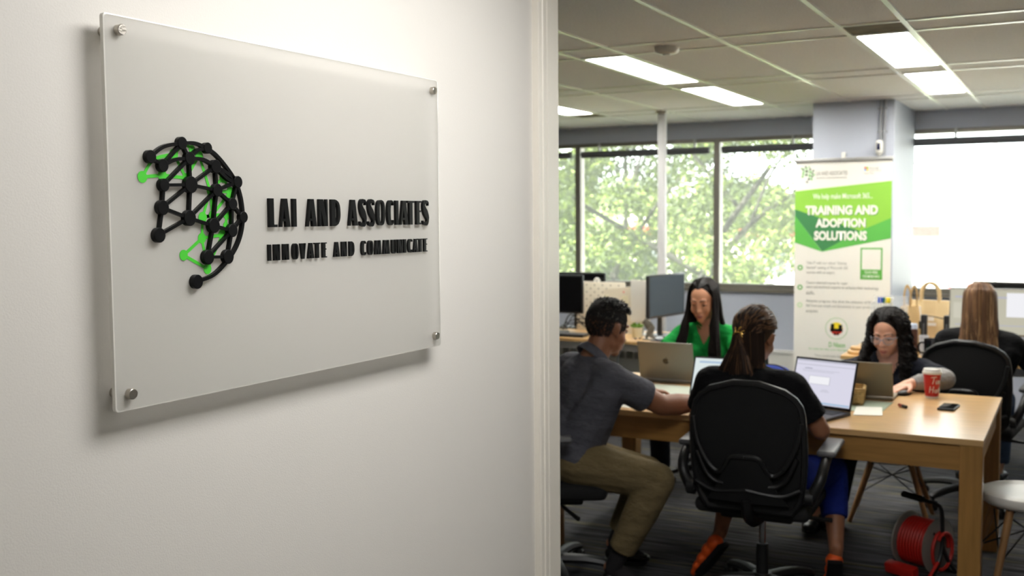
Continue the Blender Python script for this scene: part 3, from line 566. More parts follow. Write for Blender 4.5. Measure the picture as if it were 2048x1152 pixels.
# ------------------------------------------------------------ laptops
msil = mat('laptop_silver', (140, 138, 132), rough=.4, metal=.3); mdrk = mat('laptop_graphite', (58, 56, 58), rough=.4, metal=.4); mgold = mat('laptop_warm_silver', (142, 132, 114), rough=.4, metal=.3)
mkey = mat('key_black', (26, 26, 27), rough=.5); mscr = emis('screen_lilac', (226, 224, 240), .92); mscrw = emis('screen_white', (226, 236, 236), .95)
mui = [emis('ui_grey', (192, 192, 205), .9), emis('ui_blue', (178, 202, 226), .9), emis('ui_dark', (120, 124, 150), .8), emis('ui_white', (246, 246, 250), .95)]
def laptop(label, x, y, rz, w_, d, h_, tilt, shellm, scr, z=.75, ui=0, mark=0, thick=.006):
    t = thing('laptop', label, 'laptop', (x, y, z), rz, 'laptops on the meeting table')
    b_ = G().box((0, 0, .008), (w_, d, .015), bev=.004, seg=2).obj('base', shellm, t); g = G(); r_ = random.Random(3)
    for j in range(5):
        for i in range(14): g.box((-w_*.43+w_*.86*(i+.5)/14, d*.36-j*.019, .0165), (w_*.86/14*.86, .016, .002))
    g.box((0, -d*.24, .0160), (w_*.34, d*.34, .0008)); k = g.obj('keyboard', mkey, b_, False); k['kind'] = 'stuff'
    M_ = Matrix.Translation((0, d/2-.004, .016)) @ Matrix.Rotation(R(90-tilt), 4, 'X')     # lid frame: x, z up the lid, -y towards the user
    def part(g, nm, m_, par): o = g.obj(nm, m_, par, False); return o
    lid = part(G().box((0, 0, h_/2), (w_, thick, h_), bev=.003, seg=2, M=M_), 'lid', shellm, t)
    part(G().box((0, -thick/2-.0002, h_/2), (w_-.004, .0008, h_-.004), M=M_), 'bezel', mkb, lid)
    part(G().box((0, -thick/2-.0008, h_/2+.002), (w_-.018, .0008, h_-.024), M=M_), 'screen', scr, lid)
    yy = -thick/2-.0016
    if ui == 1:
        for c, s_, m_ in (((0, .44), (.93, .035), 0), ((0, .352), (.93, .012), 0), ((.0, -.405), (.93, .04), 1), ((-.02, -.405), (.10, .02), 2), ((-.06, .05), (.34, .17), 0), ((-.06, .05), (.325, .155), 3), ((-.06, .09), (.26, .018), 0), ((-.09, .04), (.2, .014), 0), ((.07, -.0), (.05, .012), 2), ((-.06, .25), (.6, .008), 0), ((-.1, .22), (.5, .008), 0), ((-.26, .28), (.12, .01), 2), ((.05, -.14), (.1, .01), 0), ((.05, -.17), (.14, .01), 0)):
            part(G().box((c[0]*w_, yy-(.0005 if m_ else 0)-(.0005 if s_ == (.325, .155) else 0), h_/2+c[1]*h_), (s_[0]*w_, .0005, s_[1]*h_), M=M_), 'screen_element', mui[m_], lid)
    if ui == 2:
        for k in range(5): part(G().box((-.36*w_, yy, h_*(.30+.07*k)), (.02*w_, .0005, .02*h_), M=M_), 'screen_element', mui[2], lid)
        part(G().box((-.2*w_, yy, h_*.85), (.4*w_, .0005, .05*h_), M=M_), 'screen_element', mui[1], lid)
    if mark == 1:                                        # fruit emblem with a bite and a leaf
        g = G(); P = []
        for i in range(40):
            a = 2*math.pi*i/40; r = .0155*(1+.06*math.cos(2*a)); x_, z_ = r*math.cos(a), .0165*math.sin(a)*(1.02)
            if math.sin(a) > .8: z_ -= .0035*(1-abs(x_)/.010) if abs(x_) < .010 else 0
            if math.sin(a) < -.85: z_ += .002*(1-abs(x_)/.009) if abs(x_) < .009 else 0
            dx, dz = x_-.0195, z_-.003; dd = math.hypot(dx, dz)
            if dd < .008: x_ = .0195-.008*math.cos(math.asin(max(-1, min(1, dz/.008))))
            P.append((x_, z_))
        Mx = M_ @ Matrix.Translation((0, thick/2+.0002, h_*.50)) @ Matrix(((-1, 0, 0, 0), (0, 0, 1, 0), (0, 1, 0, 0), (0, 0, 0, 1)))
        g.prism(P, .0006, Mx); lf = [(.001+.0065*s*math.cos(a_)-.0, .0195+.003*0+.0065*s*math.sin(a_)) for s, a_ in ((0, 0), (1, 1.35), (1.15, .95), (1, .55), (.5, .3))]
        g.prism([(0, .018), (.001, .0225), (.005, .0262), (.0055, .0235), (.0035, .0195)], .0006, Mx); g.obj('emblem', mat('emblem_dark', (76, 76, 74), rough=.25, metal=.8), lid, False)
    if mark == 2:
        Mx = M_ @ Matrix.Translation((0, thick/2+.0002, h_*.52)) @ Matrix(((-1, 0, 0, 0), (0, 0, 1, 0), (0, 1, 0, 0), (0, 0, 0, 1))); g = G()
        P = [(.013*math.cos(2*math.pi*i/28), .013*math.sin(2*math.pi*i/28)) for i in range(28)]; Q = [(p[0]*.88, p[1]*.88) for p in P]
        for i in range(28): j = (i+1) % 28; g.prism([P[i], P[j], Q[j], Q[i]], .0005, Mx)
        for dx in (-.006, 0, .006): g.prism([(dx-.002, -.004), (dx+.002, -.004), (dx+.002, .004), (dx-.002, .004)], .0005, Mx)
        g.obj('emblem', mat('emblem_copper', (150, 128, 108), rough=.3, metal=.8), lid, False)
    return t
laptop('silver laptop seen from behind in front of the woman in green', -1.945, 5.475, R(180), .312, .22, .213, 104, msil, mscr, mark=1)
laptop('dark laptop with a bright document screen facing the viewer, right of the central chair', -1.065, 4.765, R(-18), .315, .22, .228, 107, mdrk, mscr, ui=1)
laptop('warm silver laptop seen from behind in front of the woman with curly hair', -.935, 5.415, R(180), .325, .23, .180, 108, mgold, mscr, mark=2)
laptop('dark laptop with a white screen, half hidden by the shoulder of the central woman', -1.53, 4.885, R(2), .315, .21, .200, 118, mdrk, mscrw, ui=2)
# ------------------------------------------------------------ things on the table
mpap = mat('paper', (226, 224, 214), rough=.7); msage = mat('sage_mat', (156, 168, 148), rough=.8, bump=.2, bscale=400)
def flat(name, label, cat, poly, z, th, m_, pn, group=None):
    cx = sum(p[0] for p in poly)/len(poly); cy = sum(p[1] for p in poly)/len(poly)
    t = G().prism([(x-cx, y-cy) for x, y in poly], th).obj(name, m_, None, False); t.location = (cx, cy, z); tag(t, label, cat, group); return t
flat('placemat', 'pale sage placemat on the table before the silver laptop', 'placemat', [(-1.99, 4.97), (-1.56, 4.97), (-1.56, 5.27), (-1.99, 5.27)], .7502, .0022, mat('sage_mat_pale', (196, 202, 186), rough=.7), 'mat', 'placemats on the table')
flat('placemat', 'sage green placemat on the table right of the woven basket', 'placemat', [(-1.19, 4.97), (-.775, 4.93), (-.765, 5.235), (-1.18, 5.27)], .7502, .0022, msage, 'mat', 'placemats on the table')
flat('paper_sheet', 'white sheet of paper on the table right of the dark laptop', 'paper', [(-.875, 4.83), (-.755, 4.87), (-.79, 5.08), (-.90, 5.05)], .7526, .0008, mpap, 'sheet')
flat('paper_sheet', 'white paper on the table edge beside the man in grey', 'paper', [(-2.05, 4.60), (-1.84, 4.56), (-1.80, 4.80), (-2.0, 4.84)], .7502, .0008, mpap, 'sheet')
# woven basket
t = thing('basket', 'small woven tan basket behind the dark laptop', 'basket', (-.985, 5.155, .753), R(8)); mwk = mat('wicker', (196, 164, 108), rough=.7, var=.25, vscale=60)
G().b2((-.095, -.07, 0), (.095, .07, .006)).obj('bottom', mwk, t, False)
for k in range(7):
    z = .006+.0105*k; pts = []
    for i in range(49):
        u = i/48*4; s_ = int(u) % 4; f = u-int(u); c = [(-.095, -.07), (.095, -.07), (.095, .07), (-.095, .07), (-.095, -.07)]
        p, q = Vector(c[s_]), Vector(c[s_+1]); v = p.lerp(q, f); o_n = Vector((q-p)).normalized(); n_ = Vector((o_n.y, -o_n.x)); v += n_*(.003*math.sin(i*math.pi/2+k*math.pi)+.0012*k); pts.append((v.x, v.y, z+.005))
    G().tube(pts, .0058, 6).obj('woven_strand', mwk, t)
g = G()
for i in range(10):
    for s_ in (-1, 1): g.cyl((-.085+.019*i, s_*.07, 0), (-.085+.019*i, s_*.078, .075), .003, seg=6)
for i in range(7):
    for s_ in (-1, 1): g.cyl((s_*.095, -.06+.02*i, 0), (s_*.103, -.06+.02*i, .075), .003, seg=6)
g.obj('upright', mwk, t)
# coffee cup with script lettering
t = thing('coffee_cup', 'red paper coffee cup with white script lettering and a white lid', 'cup', (-.620, 5.475, .75), R(28)); mcup = mat('cup_red', (186, 30, 36), rough=.4)
G().lathe([(0, .006), (.0285, .006), (.0285, 0), (.030, 0), (.041, .122), (.042, .124), (.0385, .124), (0, .12)], 40).obj('cup_body', mcup, t); G().lathe([(0, .002), (.0302, .0005), (.0310, .009), (0, .009)], 36).obj('cup_foot', mwp, t)
l_ = G().lathe([(.0445, .118), (.0455, .121), (.0455, .128), (.042, .131), (.0405, .140), (.0395, .143), (.036, .143), (.035, .139), (0, .139)], 40).obj('lid', mwp, t)
def cupstroke(strokes, m_, w_=.0022):
    g = G()
    for st in strokes:
        pts = crom([(p[0], p[1], 0) for p in st], 6) if len(st) > 2 else [Vector((p[0], p[1], 0)) for p in st]; out = []
        for p in pts: r = .030+(.011)*p.y/.122+.0004; a = -math.pi/2+p.x/r; out.append((r*math.cos(a), r*math.sin(a), p.y))
        g.tube(out, w_*.5, 6)
    return g
def S_(st, ox, oy, k=1): return [[(ox+x*k, oy+y*k) for x, y in s_] for s_ in st]
script = {'T': [[(-.006, .026), (.004, .028), (.016, .029)], [(.006, .028), (.004, .014), (.001, 0)]], 'i': [[(0, .014), (-.001, .004), (.001, 0), (.004, .003)], [(.0015, .020), (.0018, .021)]],
          'm': [[(0, .013), (-.001, 0)], [(-.0005, .008), (.004, .013), (.0055, .010), (.005, 0)], [(.005, .008), (.010, .013), (.0115, .009), (.011, 0), (.014, .003)]],
          'H': [[(0, .027), (-.002, .012), (-.003, 0)], [(.013, .028), (.011, .012), (.010, 0)], [(-.004, .013), (.005, .014), (.013, .015)]], 'o': [[(.005, .013), (0, .010), (0, .003), (.004, 0), (.008, .004), (.008, .010), (.005, .013)]],
          'r': [[(0, .013), (-.001, 0)], [(0, .008), (.004, .013), (.007, .012)]], 't': [[(.003, .022), (.001, .008), (.002, 0), (.005, .002)], [(-.002, .014), (.007, .015)]], 'n': [[(0, .013), (-.001, 0)], [(-.0005, .008), (.005, .013), (.006, .009), (.0055, 0), (.008, .003)]], 's': [[(.006, .012), (.001, .011), (.002, .007), (.005, .005), (.004, 0), (0, .001)]]}
def word(wd, adv, ox, oy, k):
    out = []; x = ox
    for ch in wd: out += S_(script[ch], x, oy, k); x += adv[ch]*k
    return out
adv = {'T': .015, 'i': .007, 'm': .018, 'H': .018, 'o': .012, 'r': .010, 't': .010, 'n': .012, 's': .01}
cupstroke(word('Tim', adv, -.012, .072, 1.2), mwp, .0036).obj('lettering', mwp, t); cupstroke(word('Hortons', adv, -.020, .028, 1.15), mwp, .0036).obj('lettering', mwp, t)
# phone and small things
t = thing('phone', 'black phone lying on the right end of the table', 'phone', (-.515, 5.20, .7502), R(-5)); G().box((0, 0, .006), (.074, .150, .011), bev=.006, seg=3).obj('case', mkb, t); G().box((0, 0, .0118), (.066, .142, .0006)).obj('glass', mat('phone_glass', (10, 10, 12), rough=.05), t, False)
t = thing('lip_balm', 'small red and black lip balm tube lying on the table', 'lip balm', (-.705, 5.125, .758), R(-50)); G().cyl((-.03, 0, 0), (.0, 0, 0), .0075, seg=16).obj('tube', mat('lip_red', (150, 60, 50), rough=.3), t); G().cyl((.0, 0, 0), (.028, 0, 0), .0078, seg=16).obj('cap', mkb, t); G().cyl((-.001, 0, 0), (.002, 0, 0), .0082, seg=16).obj('band', mchr, t)
t = thing('pouch', 'blue cloth pouch slumped on the far side of the table', 'pouch', (-1.40, 5.47, .764)); mbl_ = mat('royal_blue_cloth', (40, 66, 160), rough=.8, bump=.4, bscale=60); G().ell((0, 0, .045), (.105, .045, .058), u=24, v=14).obj('body', mbl_, t); G().tube([(-.09, -.02, .07), (-.03, -.03, .104), (.04, -.03, .102), (.09, -.02, .07)], .004, 6, smooth=4).obj('zip', mkb, t)
# cable reel
t = thing('cable_reel', 'red extension cable wound on a metal reel, on the carpet under the table', 'cable reel', (-.600, 5.06, 0), R(-26)); mrc = mat('cable_red', (186, 34, 26), rough=.45); mfl = mat('reel_flange', (150, 147, 140), rough=.35, metal=.25); cz = .150
for s_ in (-1, 1):
    f = G().lathe([(0, -.001), (.122, -.001), (.126, .003), (.122, .004), (0, .002)], 40, Matrix.Translation((s_*.075, 0, cz)) @ Matrix.Rotation(R(90*s_), 4, 'Y')).obj('flange', mfl, t)
    for k in range(3): a = 2*math.pi*k/3; G().cyl((s_*.077, .07*math.cos(a), cz+.07*math.sin(a)), (s_*.083, .07*math.cos(a), cz+.07*math.sin(a)), .006, seg=10).obj('rivet', mkb, f)
G().cyl((-.074, 0, cz), (.074, 0, cz), .055, seg=24).obj('drum', mkb, t)
pts = []
for k in range(2):
    for i in range(9*20+1): a = 2*math.pi*i/20; x_ = (-.066+.132*i/180)*(1 if k == 0 else -1); r_ = .088+.014*k; pts.append((x_, r_*math.cos(a), cz+r_*math.sin(a)))
G().tube(pts, .0072, 6).obj('wound_cable', mrc, t)
pts = [(.085, .07*math.cos(a), cz-.02+.085*math.sin(a)) for a in [2*math.pi*i/24 for i in range(0, 34)]]; pts = [(p[0]+.0008*i, p[1], p[2]) for i, p in enumerate(pts)]
G().tube(pts, .0078, 6).obj('loose_coil', mrc, t); G().tube([(.11, -.05, .09), (.115, -.11, .05), (.13, -.17, .012), (.19, -.24, .009), (.30, -.33, .009)], .0078, 8, smooth=6).obj('cable_tail', mrc, t)
G().tube([(-.10, .015, .345), (-.02, .0, .345), (.07, -.01, .34), (.098, -.01, .31), (.100, -.005, .15), (.100, -.05, .05), (.10, -.105, .012)], .0095, 8, smooth=5).obj('frame', mkb, t)
G().tube([(.100, 0, .15), (.10, .05, .07), (.10, .11, .012)], .0095, 8).obj('frame', mkb, t); G().tube([(-.10, .0, .15), (-.10, .10, .012)], .0095, 8).obj('frame', mkb, t); G().tube([(-.10, .0, .15), (-.10, -.10, .012)], .0095, 8).obj('frame', mkb, t)
for s_ in (-1, 1): G().tube([(-.10, s_*.105, .011), (.10, s_*.108, .011)], .009, 8).obj('foot_bar', mkb, t)
G().cyl((-.115, .015, .345), (0, 0, .345), .015, seg=14).obj('grip', mkb, t); G().box((-.03, -.115, .035), (.15, .05, .05), (R(12), 0, 0), bev=.01).obj('socket_block', mrc, t)
# ------------------------------------------------------------ pull-up banner
BX0, BX1, BY = -1.868, -1.186, 7.90
def bz(px, py): u = (px-1590)/193; yl = py-(py-455)*.042*u; return (BX0+(BX1-BX0)*u, 2.046-(yl-322)/268.5)
t = thing('pull_up_banner', 'white and green pull-up banner for training and adoption solutions, before the column', 'banner', ((BX0+BX1)/2, BY, 0)); bx = (BX0+BX1)/2
mbn = mat('banner_white', (226, 224, 217), rough=.5); gA = mat('banner_lime', (140, 196, 70), rough=.5); gB = mat('banner_dark_green', (62, 128, 78), rough=.5); gC = mat('banner_mid_green', (92, 178, 78), rough=.5); mtx = mat('banner_text_grey', (120, 120, 116), rough=.6); mtw = mat('banner_text_white', (234, 232, 224), rough=.5); mtg = mat('banner_text_green', (96, 172, 76), rough=.5); mtd = mat('banner_text_dark', (60, 66, 58), rough=.6)
G().box((0, 0, 1.06), (.682, .002, 1.96)).obj('banner_sheet', mbn, t, False); G().box((0, 0, 2.046), (.70, .028, .026), bev=.005).obj('top_rail', mat('rail_alu', (160, 160, 158), rough=.4, metal=.5), t); G().box((0, 0, .045), (.72, .16, .09), bev=.02).obj('base_cassette', mat('rail_alu', (0, 0, 0)), t); G().cyl((0, .03, .05), (0, .03, 2.04), .008, seg=10).obj('support_pole', mat('rail_alu', (0, 0, 0)), t)
MB = Matrix(((1, 0, 0, 0), (0, 0, -1, 0), (0, 1, 0, 0), (0, 0, 0, 1)))
def bpoly(nm, pts, m_, off): g = G(); g.prism([(bz(*p)[0]-bx, bz(*p)[1]) for p in pts], .0006, Matrix.Translation((0, -off, 0)) @ MB); return g.obj(nm, m_, t, False)
bpoly('printed_shape', [(1590, 382), (1783, 361), (1783, 436), (1720, 463), (1590, 419)], gA, .0012); bpoly('printed_shape', [(1590, 418), (1722, 461), (1647, 502), (1590, 430)], gB, .0014); bpoly('printed_shape', [(1783, 435), (1783, 476), (1646, 502.5), (1700, 473), (1722, 461)], gC, .0015); bpoly('printed_shape', [(1590, 430), (1647, 502.5), (1590, 484)], gC, .0016)
def bt(s, x0, y0, x1, y1, m_, bold=0, nm='lettering', d=.0026, shear=0):
    a, b_ = bz(x0, y1), bz(x1, y0); xm = (x0+x1)/2; zt, zb = bz(xm, y0)[1], bz(xm, y1)[1]; return text(nm, s, a[0]-bx, b_[0]-bx, zb, zt, m_, t, y=-d, bold=bold, shear=shear)
bt('We help make Microsoft 365...', 1627, 386, 1746, 400, mtw, .01)
for s, a in (('TRAINING AND', (1612, 410, 1757, 429)), ('ADOPTION', (1633, 436, 1733, 454)), ('SOLUTIONS', (1630, 461, 1736, 480))):
    bt(s, a[0]+1, a[1]+1.3, a[2]+1, a[3]+1.3, gB, .045, 'lettering_shadow', .0022); bt(s, *a, mtw, .045)
bt('LAI AND ASSOCIATES', 1633, 342, 1696, 350, mtx, 0); bt('INNOVATE AND COMMUNICATE', 1633, 353.5, 1695, 357, mtx, 0)
for y0, ln in ((522, ('Take IT with our robust "Getting', 'Started" catalog of Microsoft 365', 'courses with an expert.')), (562, ('Custom advanced courses for super', 'users and technical experts to enhance their technology', 'skills.')), (600, ('Adoption programs that drive the utilization of Microsoft', '365 from just emails and documents to your productivity', 'ecosystem.'))):
    for k, s in enumerate(ln): bt(s, 1615, y0+9.5*k, 1615+min(150, len(s)*(2.65 if len(s) > 45 else 2.55)), y0+7.3+9.5*k, mtx)
bt('D Nixon', 1663, 685, 1696, 695, mtg, .01); bt('For when the talks aren\'t Aboriginal', 1622, 697, 1703, 702, mtg); bt('"Very comfortable flow of information', 1634, 711, 1727, 717, mtx)
# code frame (left blank inside) and the caption under it
a, b_ = bz(1724, 558), bz(1767, 495); g = G().b2((a[0]-bx, -.0024, a[1]), (b_[0]-bx, -.0012, b_[1])); g.obj('code_frame', mtg, t, False); a, b_ = bz(1727, 538), bz(1764, 498); G().b2((a[0]-bx, -.0030, a[1]), (b_[0]-bx, -.0022, b_[1])).obj('blank_square', mbn, t, False)
bt('SCAN HERE', 1733, 541, 1758, 546.5, mtw, .01, d=.0030); bt('FOR MORE INFO', 1729, 549.5, 1762, 555, mtw, .01, d=.0030)
def bdisc(nm, x, y, r, m_, off, a0=0, a1=360, r2=None):
    c = bz(x, y); g = G(); n_ = 24; k = (BX1-BX0)/193
    P = [(c[0]-bx+r*k*math.cos(R(a0+(a1-a0)*i/n_)), c[1]+r*k*math.sin(R(a0+(a1-a0)*i/n_))) for i in range(n_+1)]
    if r2: 
        Q = [(c[0]-bx+r2*k*math.cos(R(a0+(a1-a0)*i/n_)), c[1]+r2*k*math.sin(R(a0+(a1-a0)*i/n_))) for i in range(n_+1)]
        for i in range(n_): g.prism([P[i], P[i+1], Q[i+1], Q[i]], .0006, Matrix.Translation((0, -off, 0)) @ MB)
    else: g.prism(P[:-1] if a1-a0 == 360 else P, .0006, Matrix.Translation((0, -off, 0)) @ MB)
    return g.obj(nm, m_, t, False)
for y in (534, 573.5, 609): bdisc('bullet_icon', 1602, y, 5.5, mtg if y < 590 else mat('banner_pale_green', (190, 216, 176)), .0014, r2=2.8)
bdisc('round_emblem', 1678, 657, 22.5, mtg, .0014, r2=21.7); bdisc('round_emblem', 1678, 657, 13, mat('emblem_yellow', (236, 212, 40)), .0014, 0, 180); bdisc('round_emblem', 1678, 657, 13, mat('emblem_red', (206, 52, 36)), .0014, 180, 360)
g = G()
for x, y, w_, h_ in ((1670, 655, 7, 16), (1686, 656, 7, 13), (1678, 660, 25, 6), (1675, 668, 4, 5), (1681, 668, 4, 5)): c = bz(x, y); k = (BX1-BX0)/193; g.box((c[0]-bx, -.0026, c[1]), (w_*k, .0006, h_*k))
g.obj('emblem_figure', mkb, t, False)
for k, (x, y, c) in enumerate(((1731, 335.5, (224, 80, 50)), (1735, 335.5, (140, 186, 50)), (1731, 339.5, (60, 150, 220)), (1735, 339.5, (240, 190, 40)))): a = bz(x, y); G().box((a[0]-bx, -.0016, a[1]), (.0125, .0006, .0135)).obj('logo_square', mat('square%d' % k, c), t, False)
bt('Microsoft', 1739, 334, 1757, 338, mtx); bt('Solutions Partner', 1739, 339, 1762, 342, mtx); bt('Modern Work', 1729, 344.5, 1748, 348, mtx)
c0 = bz(1603, 334); k_ = .62/.235
NZ = lambda y, z: (c0[0]-bx+(y-1.2)*k_*.155+.0, c0[1]+(z-1.774)*k_*.155*1.06)
sc_ = .105/.206
NZ = lambda y, z: (c0[0]-bx+(y-1.2)*sc_*.86, c0[1]+(z-1.774)*sc_*.95)
g = G(); g2 = G()
for i, (y, z, r) in enumerate(NODE):
    x_, z_ = NZ(y, z); (g if i % 2 else g2).prism([(x_+r*.62*math.cos(a*.785), z_+r*.62*math.sin(a*.785)) for a in range(8)], .0006, Matrix.Translation((0, -.0014, 0)) @ MB)
for a, b_ in EDGE:
    p, q = Vector(NZ(*P2(a))), Vector(NZ(*P2(b_))); n_ = Vector((-(q-p).y, (q-p).x)).normalized()*.0016; g2.prism([tuple(p+n_), tuple(q+n_), tuple(q-n_), tuple(p-n_)], .0004, Matrix.Translation((0, -.0012, 0)) @ MB)
g.obj('printed_logo', mtd, t, False); g2.obj('printed_logo', mtg, t, False)
# ------------------------------------------------------------ left desk
mwd = mat('white_metal', (214, 213, 208), rough=.35)
def desk(label, x0, x1, y0, y1, z, group='light wood desks'):
    t = thing('desk', label, 'desk', ((x0+x1)/2, (y0+y1)/2, 0), 0, group); w_, d = (x1-x0)/2, (y1-y0)/2
    G().box((0, 0, z-.0125), (2*w_, 2*d, .025), bev=.002, seg=1).obj('desktop', mbeech, t, False)
    for sx in (-1, 1):
        for sy in (-1, 1): G().box((sx*(w_-.06), sy*(d-.06), (z-.025)/2), (.05, .05, z-.025)).obj('leg', mwd, t, False)
    for sy in (-1, 1): G().box((0, sy*(d-.06), z-.055), (2*w_-.17, .03, .05)).obj('rail', mwd, t, False)
    return t
desk('light wood desk with black monitors by the tree window, behind the man', -4.6, -2.15, 7.14, 7.86, .735)
t = thing('heater_cabinet', 'white steel heater cabinet with a slotted grille under the left desk', 'heater', (-3.0, 7.60, 0)); G().box((0, 0, .33), (1.3, .14, .62), bev=.008).obj('casing', mwd, t, False); G().box((0, -.01, .02), (1.32, .17, .04), bev=.004).obj('plinth', mwd, t, False)
for i in range(18):
    G().box((-.58+.068*i, -.071, .585), (.048, .006, .062)).obj('grille_slot', mat('slot_dark', (150, 149, 144), rough=.6), t, False)
def monitor(label, x, y, z0, w_, h_, rz, scr=None, stand=True, group=None, zt=.735, bez=mkb, bw=.012, pitch=0):
    t = thing('monitor', label, 'monitor', (x, y, zt), rz, group); c = z0-zt+h_/2; Mx = Matrix.Translation((0, 0, c)) @ Matrix.Rotation(R(pitch), 4, 'X')
    G().box((0, 0, 0), (w_, .028, h_), bev=.006, M=Mx).obj('housing', bez, t); G().box((0, -.0146, .002), (w_-2*bw, .002, h_-2*bw-.006), M=Mx).obj('screen', scr or mat('screen_off', (14, 14, 16), rough=.12), t, False)
    G().tube([(0, .02, c), (0, .05, c-.05), (0, .05, .012)], .018, 8, 1.4).obj('stand', bez, t); G().box((0, .03, .006), (.22, .17, .011), bev=.004).obj('stand_foot', bez, t); return t
monitor('black monitor turned off at the far left, against the door casing', -3.66, 7.42, .895, .57, .30, R(0), group='monitors on the left desk')
monitor('black monitor behind the white pegboard, only its top edge showing', -3.63, 7.80, .88, .56, .315, R(0), group='monitors on the left desk')
mrefl = mat('screen_painted_reflection', (66, 76, 84), rough=.10, spec=.9)  # base grey raised to stand in for the window's reflection
monitor('monitor turned sideways with a pale reflection painted into its screen, left of the woman in green', -2.755, 7.56, .885, .54, .325, R(80), scr=mrefl, group='monitors on the left desk', bez=mat('monitor_graphite', (50, 50, 52), rough=.3))
# pegboard, the shade of its holes painted as flat dark dots
t = thing('pegboard', 'white pegboard with rows of round holes standing on the left desk', 'pegboard', (-3.35, 7.70, .735)); mpg = mat('pegboard_cream', (222, 214, 196), rough=.5); G().box((0, 0, .197), (.42, .012, .392), bev=.006).obj('board', mpg, t); mho = mat('hole_shade', (120, 110, 92), rough=.9); hole0 = None
for j in range(13):
    for i in range(12):
        if (i+j) % 2: continue
        if hole0 is None: hole0 = G().cyl((0, -.0003, 0), (0, .0004, 0), .0058, seg=8).obj('hole_dot', mho, t, False); o = hole0
        else: o = hole0.copy(); COL.objects.link(o)
        o.location = (-.19+.0345*i, -.0064, .03+.028*j)
t = thing('desk_divider', 'cream divider panel with pinned notes between pegboard and ruled screen', 'divider', (-3.155, 7.60, .735), R(2)); G().prism([(-.125, 0), (.125, 0), (.125, .372), (-.125, .340)], .012, Matrix.Translation((0, .006, 0)) @ MB).obj('panel', mpg, t, False)
G().box((-.015, -.009, .245), (.038, .003, .04)).obj('photo_card', mat('card_dark', (70, 76, 86), rough=.5), t, False); G().box((.055, -.009, .25), (.05, .003, .09)).obj('note', mat('note_cream', (224, 218, 190)), t, False); G().ell((.045, -.012, .325), .007).obj('pin', mat('pin_red', (206, 70, 70)), t); G().box((-.1, -.009, .24), (.03, .003, .12)).obj('note', mat('note_cream', (0, 0, 0)), t, False)
t = thing('desk_screen', 'white ruled privacy screen beside the sideways monitor', 'desk screen', (-2.955, 7.55, .735), R(14)); MBs = MB
for k in range(17): zb = .115+.0185*k; G().prism([(-.075, zb-.006), (.075, zb-.018), (.075, zb-.001), (-.075, zb+.011)], .008, Matrix.Translation((0, .004, 0)) @ MB).obj('slat', mwp, t, False)
G().prism([(-.072, .1), (.072, .09), (.072, .42), (-.072, .425)], .003, Matrix.Translation((0, .008, 0)) @ MB).obj('backing', mtrim, t, False); G().box((0, .02, .06), (.05, .012, .12)).obj('bracket', mwd, t, False); G().box((0, .02, .004), (.12, .12, .008)).obj('foot', mwd, t, False)
t = thing('potted_plant', 'small green plant in a cream pot on little feet, behind the man', 'plant', (-2.885, 7.30, .735)); mpot = mat('pot_cream', (214, 204, 174), rough=.5)
G().lathe([(0, .012), (.030, .012), (.036, .02), (.040, .088), (.037, .088), (.034, .03), (0, .028)], 28).obj('pot', mpot, t); G().cyl((0, 0, .07), (0, 0, .08), .036, seg=20).obj('soil', mat('soil', (60, 46, 34), rough=1), t)
for k in range(3): a = 2.1*k+.5; G().cyl((.022*math.cos(a), .022*math.sin(a), .0), (.022*math.cos(a), .022*math.sin(a), .016), .005, seg=8).obj('foot', mkb, t)
rn = random.Random(4); mpl = mat('plant_leaf', (110, 150, 60), rough=.5)
for k in range(26):
    a = rn.uniform(0, 6.28); e = rn.uniform(.4, 1.4); L = rn.uniform(.03, .055); d = Vector((math.cos(a)*math.cos(e), math.sin(a)*math.cos(e), math.sin(e))); p = Vector((0, 0, .082))+Vector((math.cos(a), math.sin(a), 0))*.012
    G().tube([p, p+d*L*.5, p+d*L+Vector((0, 0, -.006))], [.003, .011, .002], 6, .35, smooth=2).obj('leaf', mpl, t)
t = thing('desk_ornament', 'grey twisted sheet ornament beside the cream plant pot', 'ornament', (-2.775, 7.28, .735)); me_ = G(); mor = mat('ornament_grey', (112, 108, 100), rough=.5)
me_.tube([(-.045, 0, .145), (-.02, 0, .12), (.0, .01, .08), (.01, .0, .04), (.05, -.01, .008)], [.026, .030, .026, .02, .012], 8, .2, smooth=4); me_.tube([(.0, 0, .13), (.02, 0, .10), (-.01, 0, .05), (-.03, 0, .012)], [.010, .022, .018, .01], 8, .2, smooth=4); me_.obj('blade', mor, t); G().box((0, 0, .004), (.10, .06, .008), bev=.002).obj('foot', mor, t)
t = thing('mouse_pad', 'dark blue mouse pad on the left desk beside the ornament', 'mouse pad', (-2.66, 7.28, .7352)); G().box((0, 0, .0015), (.17, .15, .003), bev=.001, seg=1).obj('pad', mat('pad_blue', (56, 64, 80), rough=.8), t, False)
t = thing('computer_mouse', 'grey computer mouse on the dark blue pad', 'mouse', (-2.70, 7.27, .7385)); G().ell((0, 0, .012), (.03, .05, .016)).obj('shell', mat('mouse_grey', (150, 154, 158), rough=.4), t)
t = thing('docking_station', 'black box with a white label under the sideways monitor', 'box', (-2.56, 7.42, .735), R(-12)); G().box((0, 0, .03), (.17, .10, .06), (0, 0, 0), bev=.006).obj('case', mkb, t); G().box((.02, -.051, .03), (.08, .002, .026)).obj('label_plate', mwp, t, False)
t = thing('keyboard', 'black keyboard on the left desk behind the man', 'keyboard', (-3.50, 7.27, .7352)); b_ = G().box((0, 0, .010), (.44, .14, .018), bev=.004).obj('case', mkb, t); k0 = None
for j in range(5):
    for i in range(14): o = G().box((-.2+.031*i, -.05+.025*j, .021), (.026, .021, .006), bev=.001, seg=1).obj('key', mgp, b_, False)
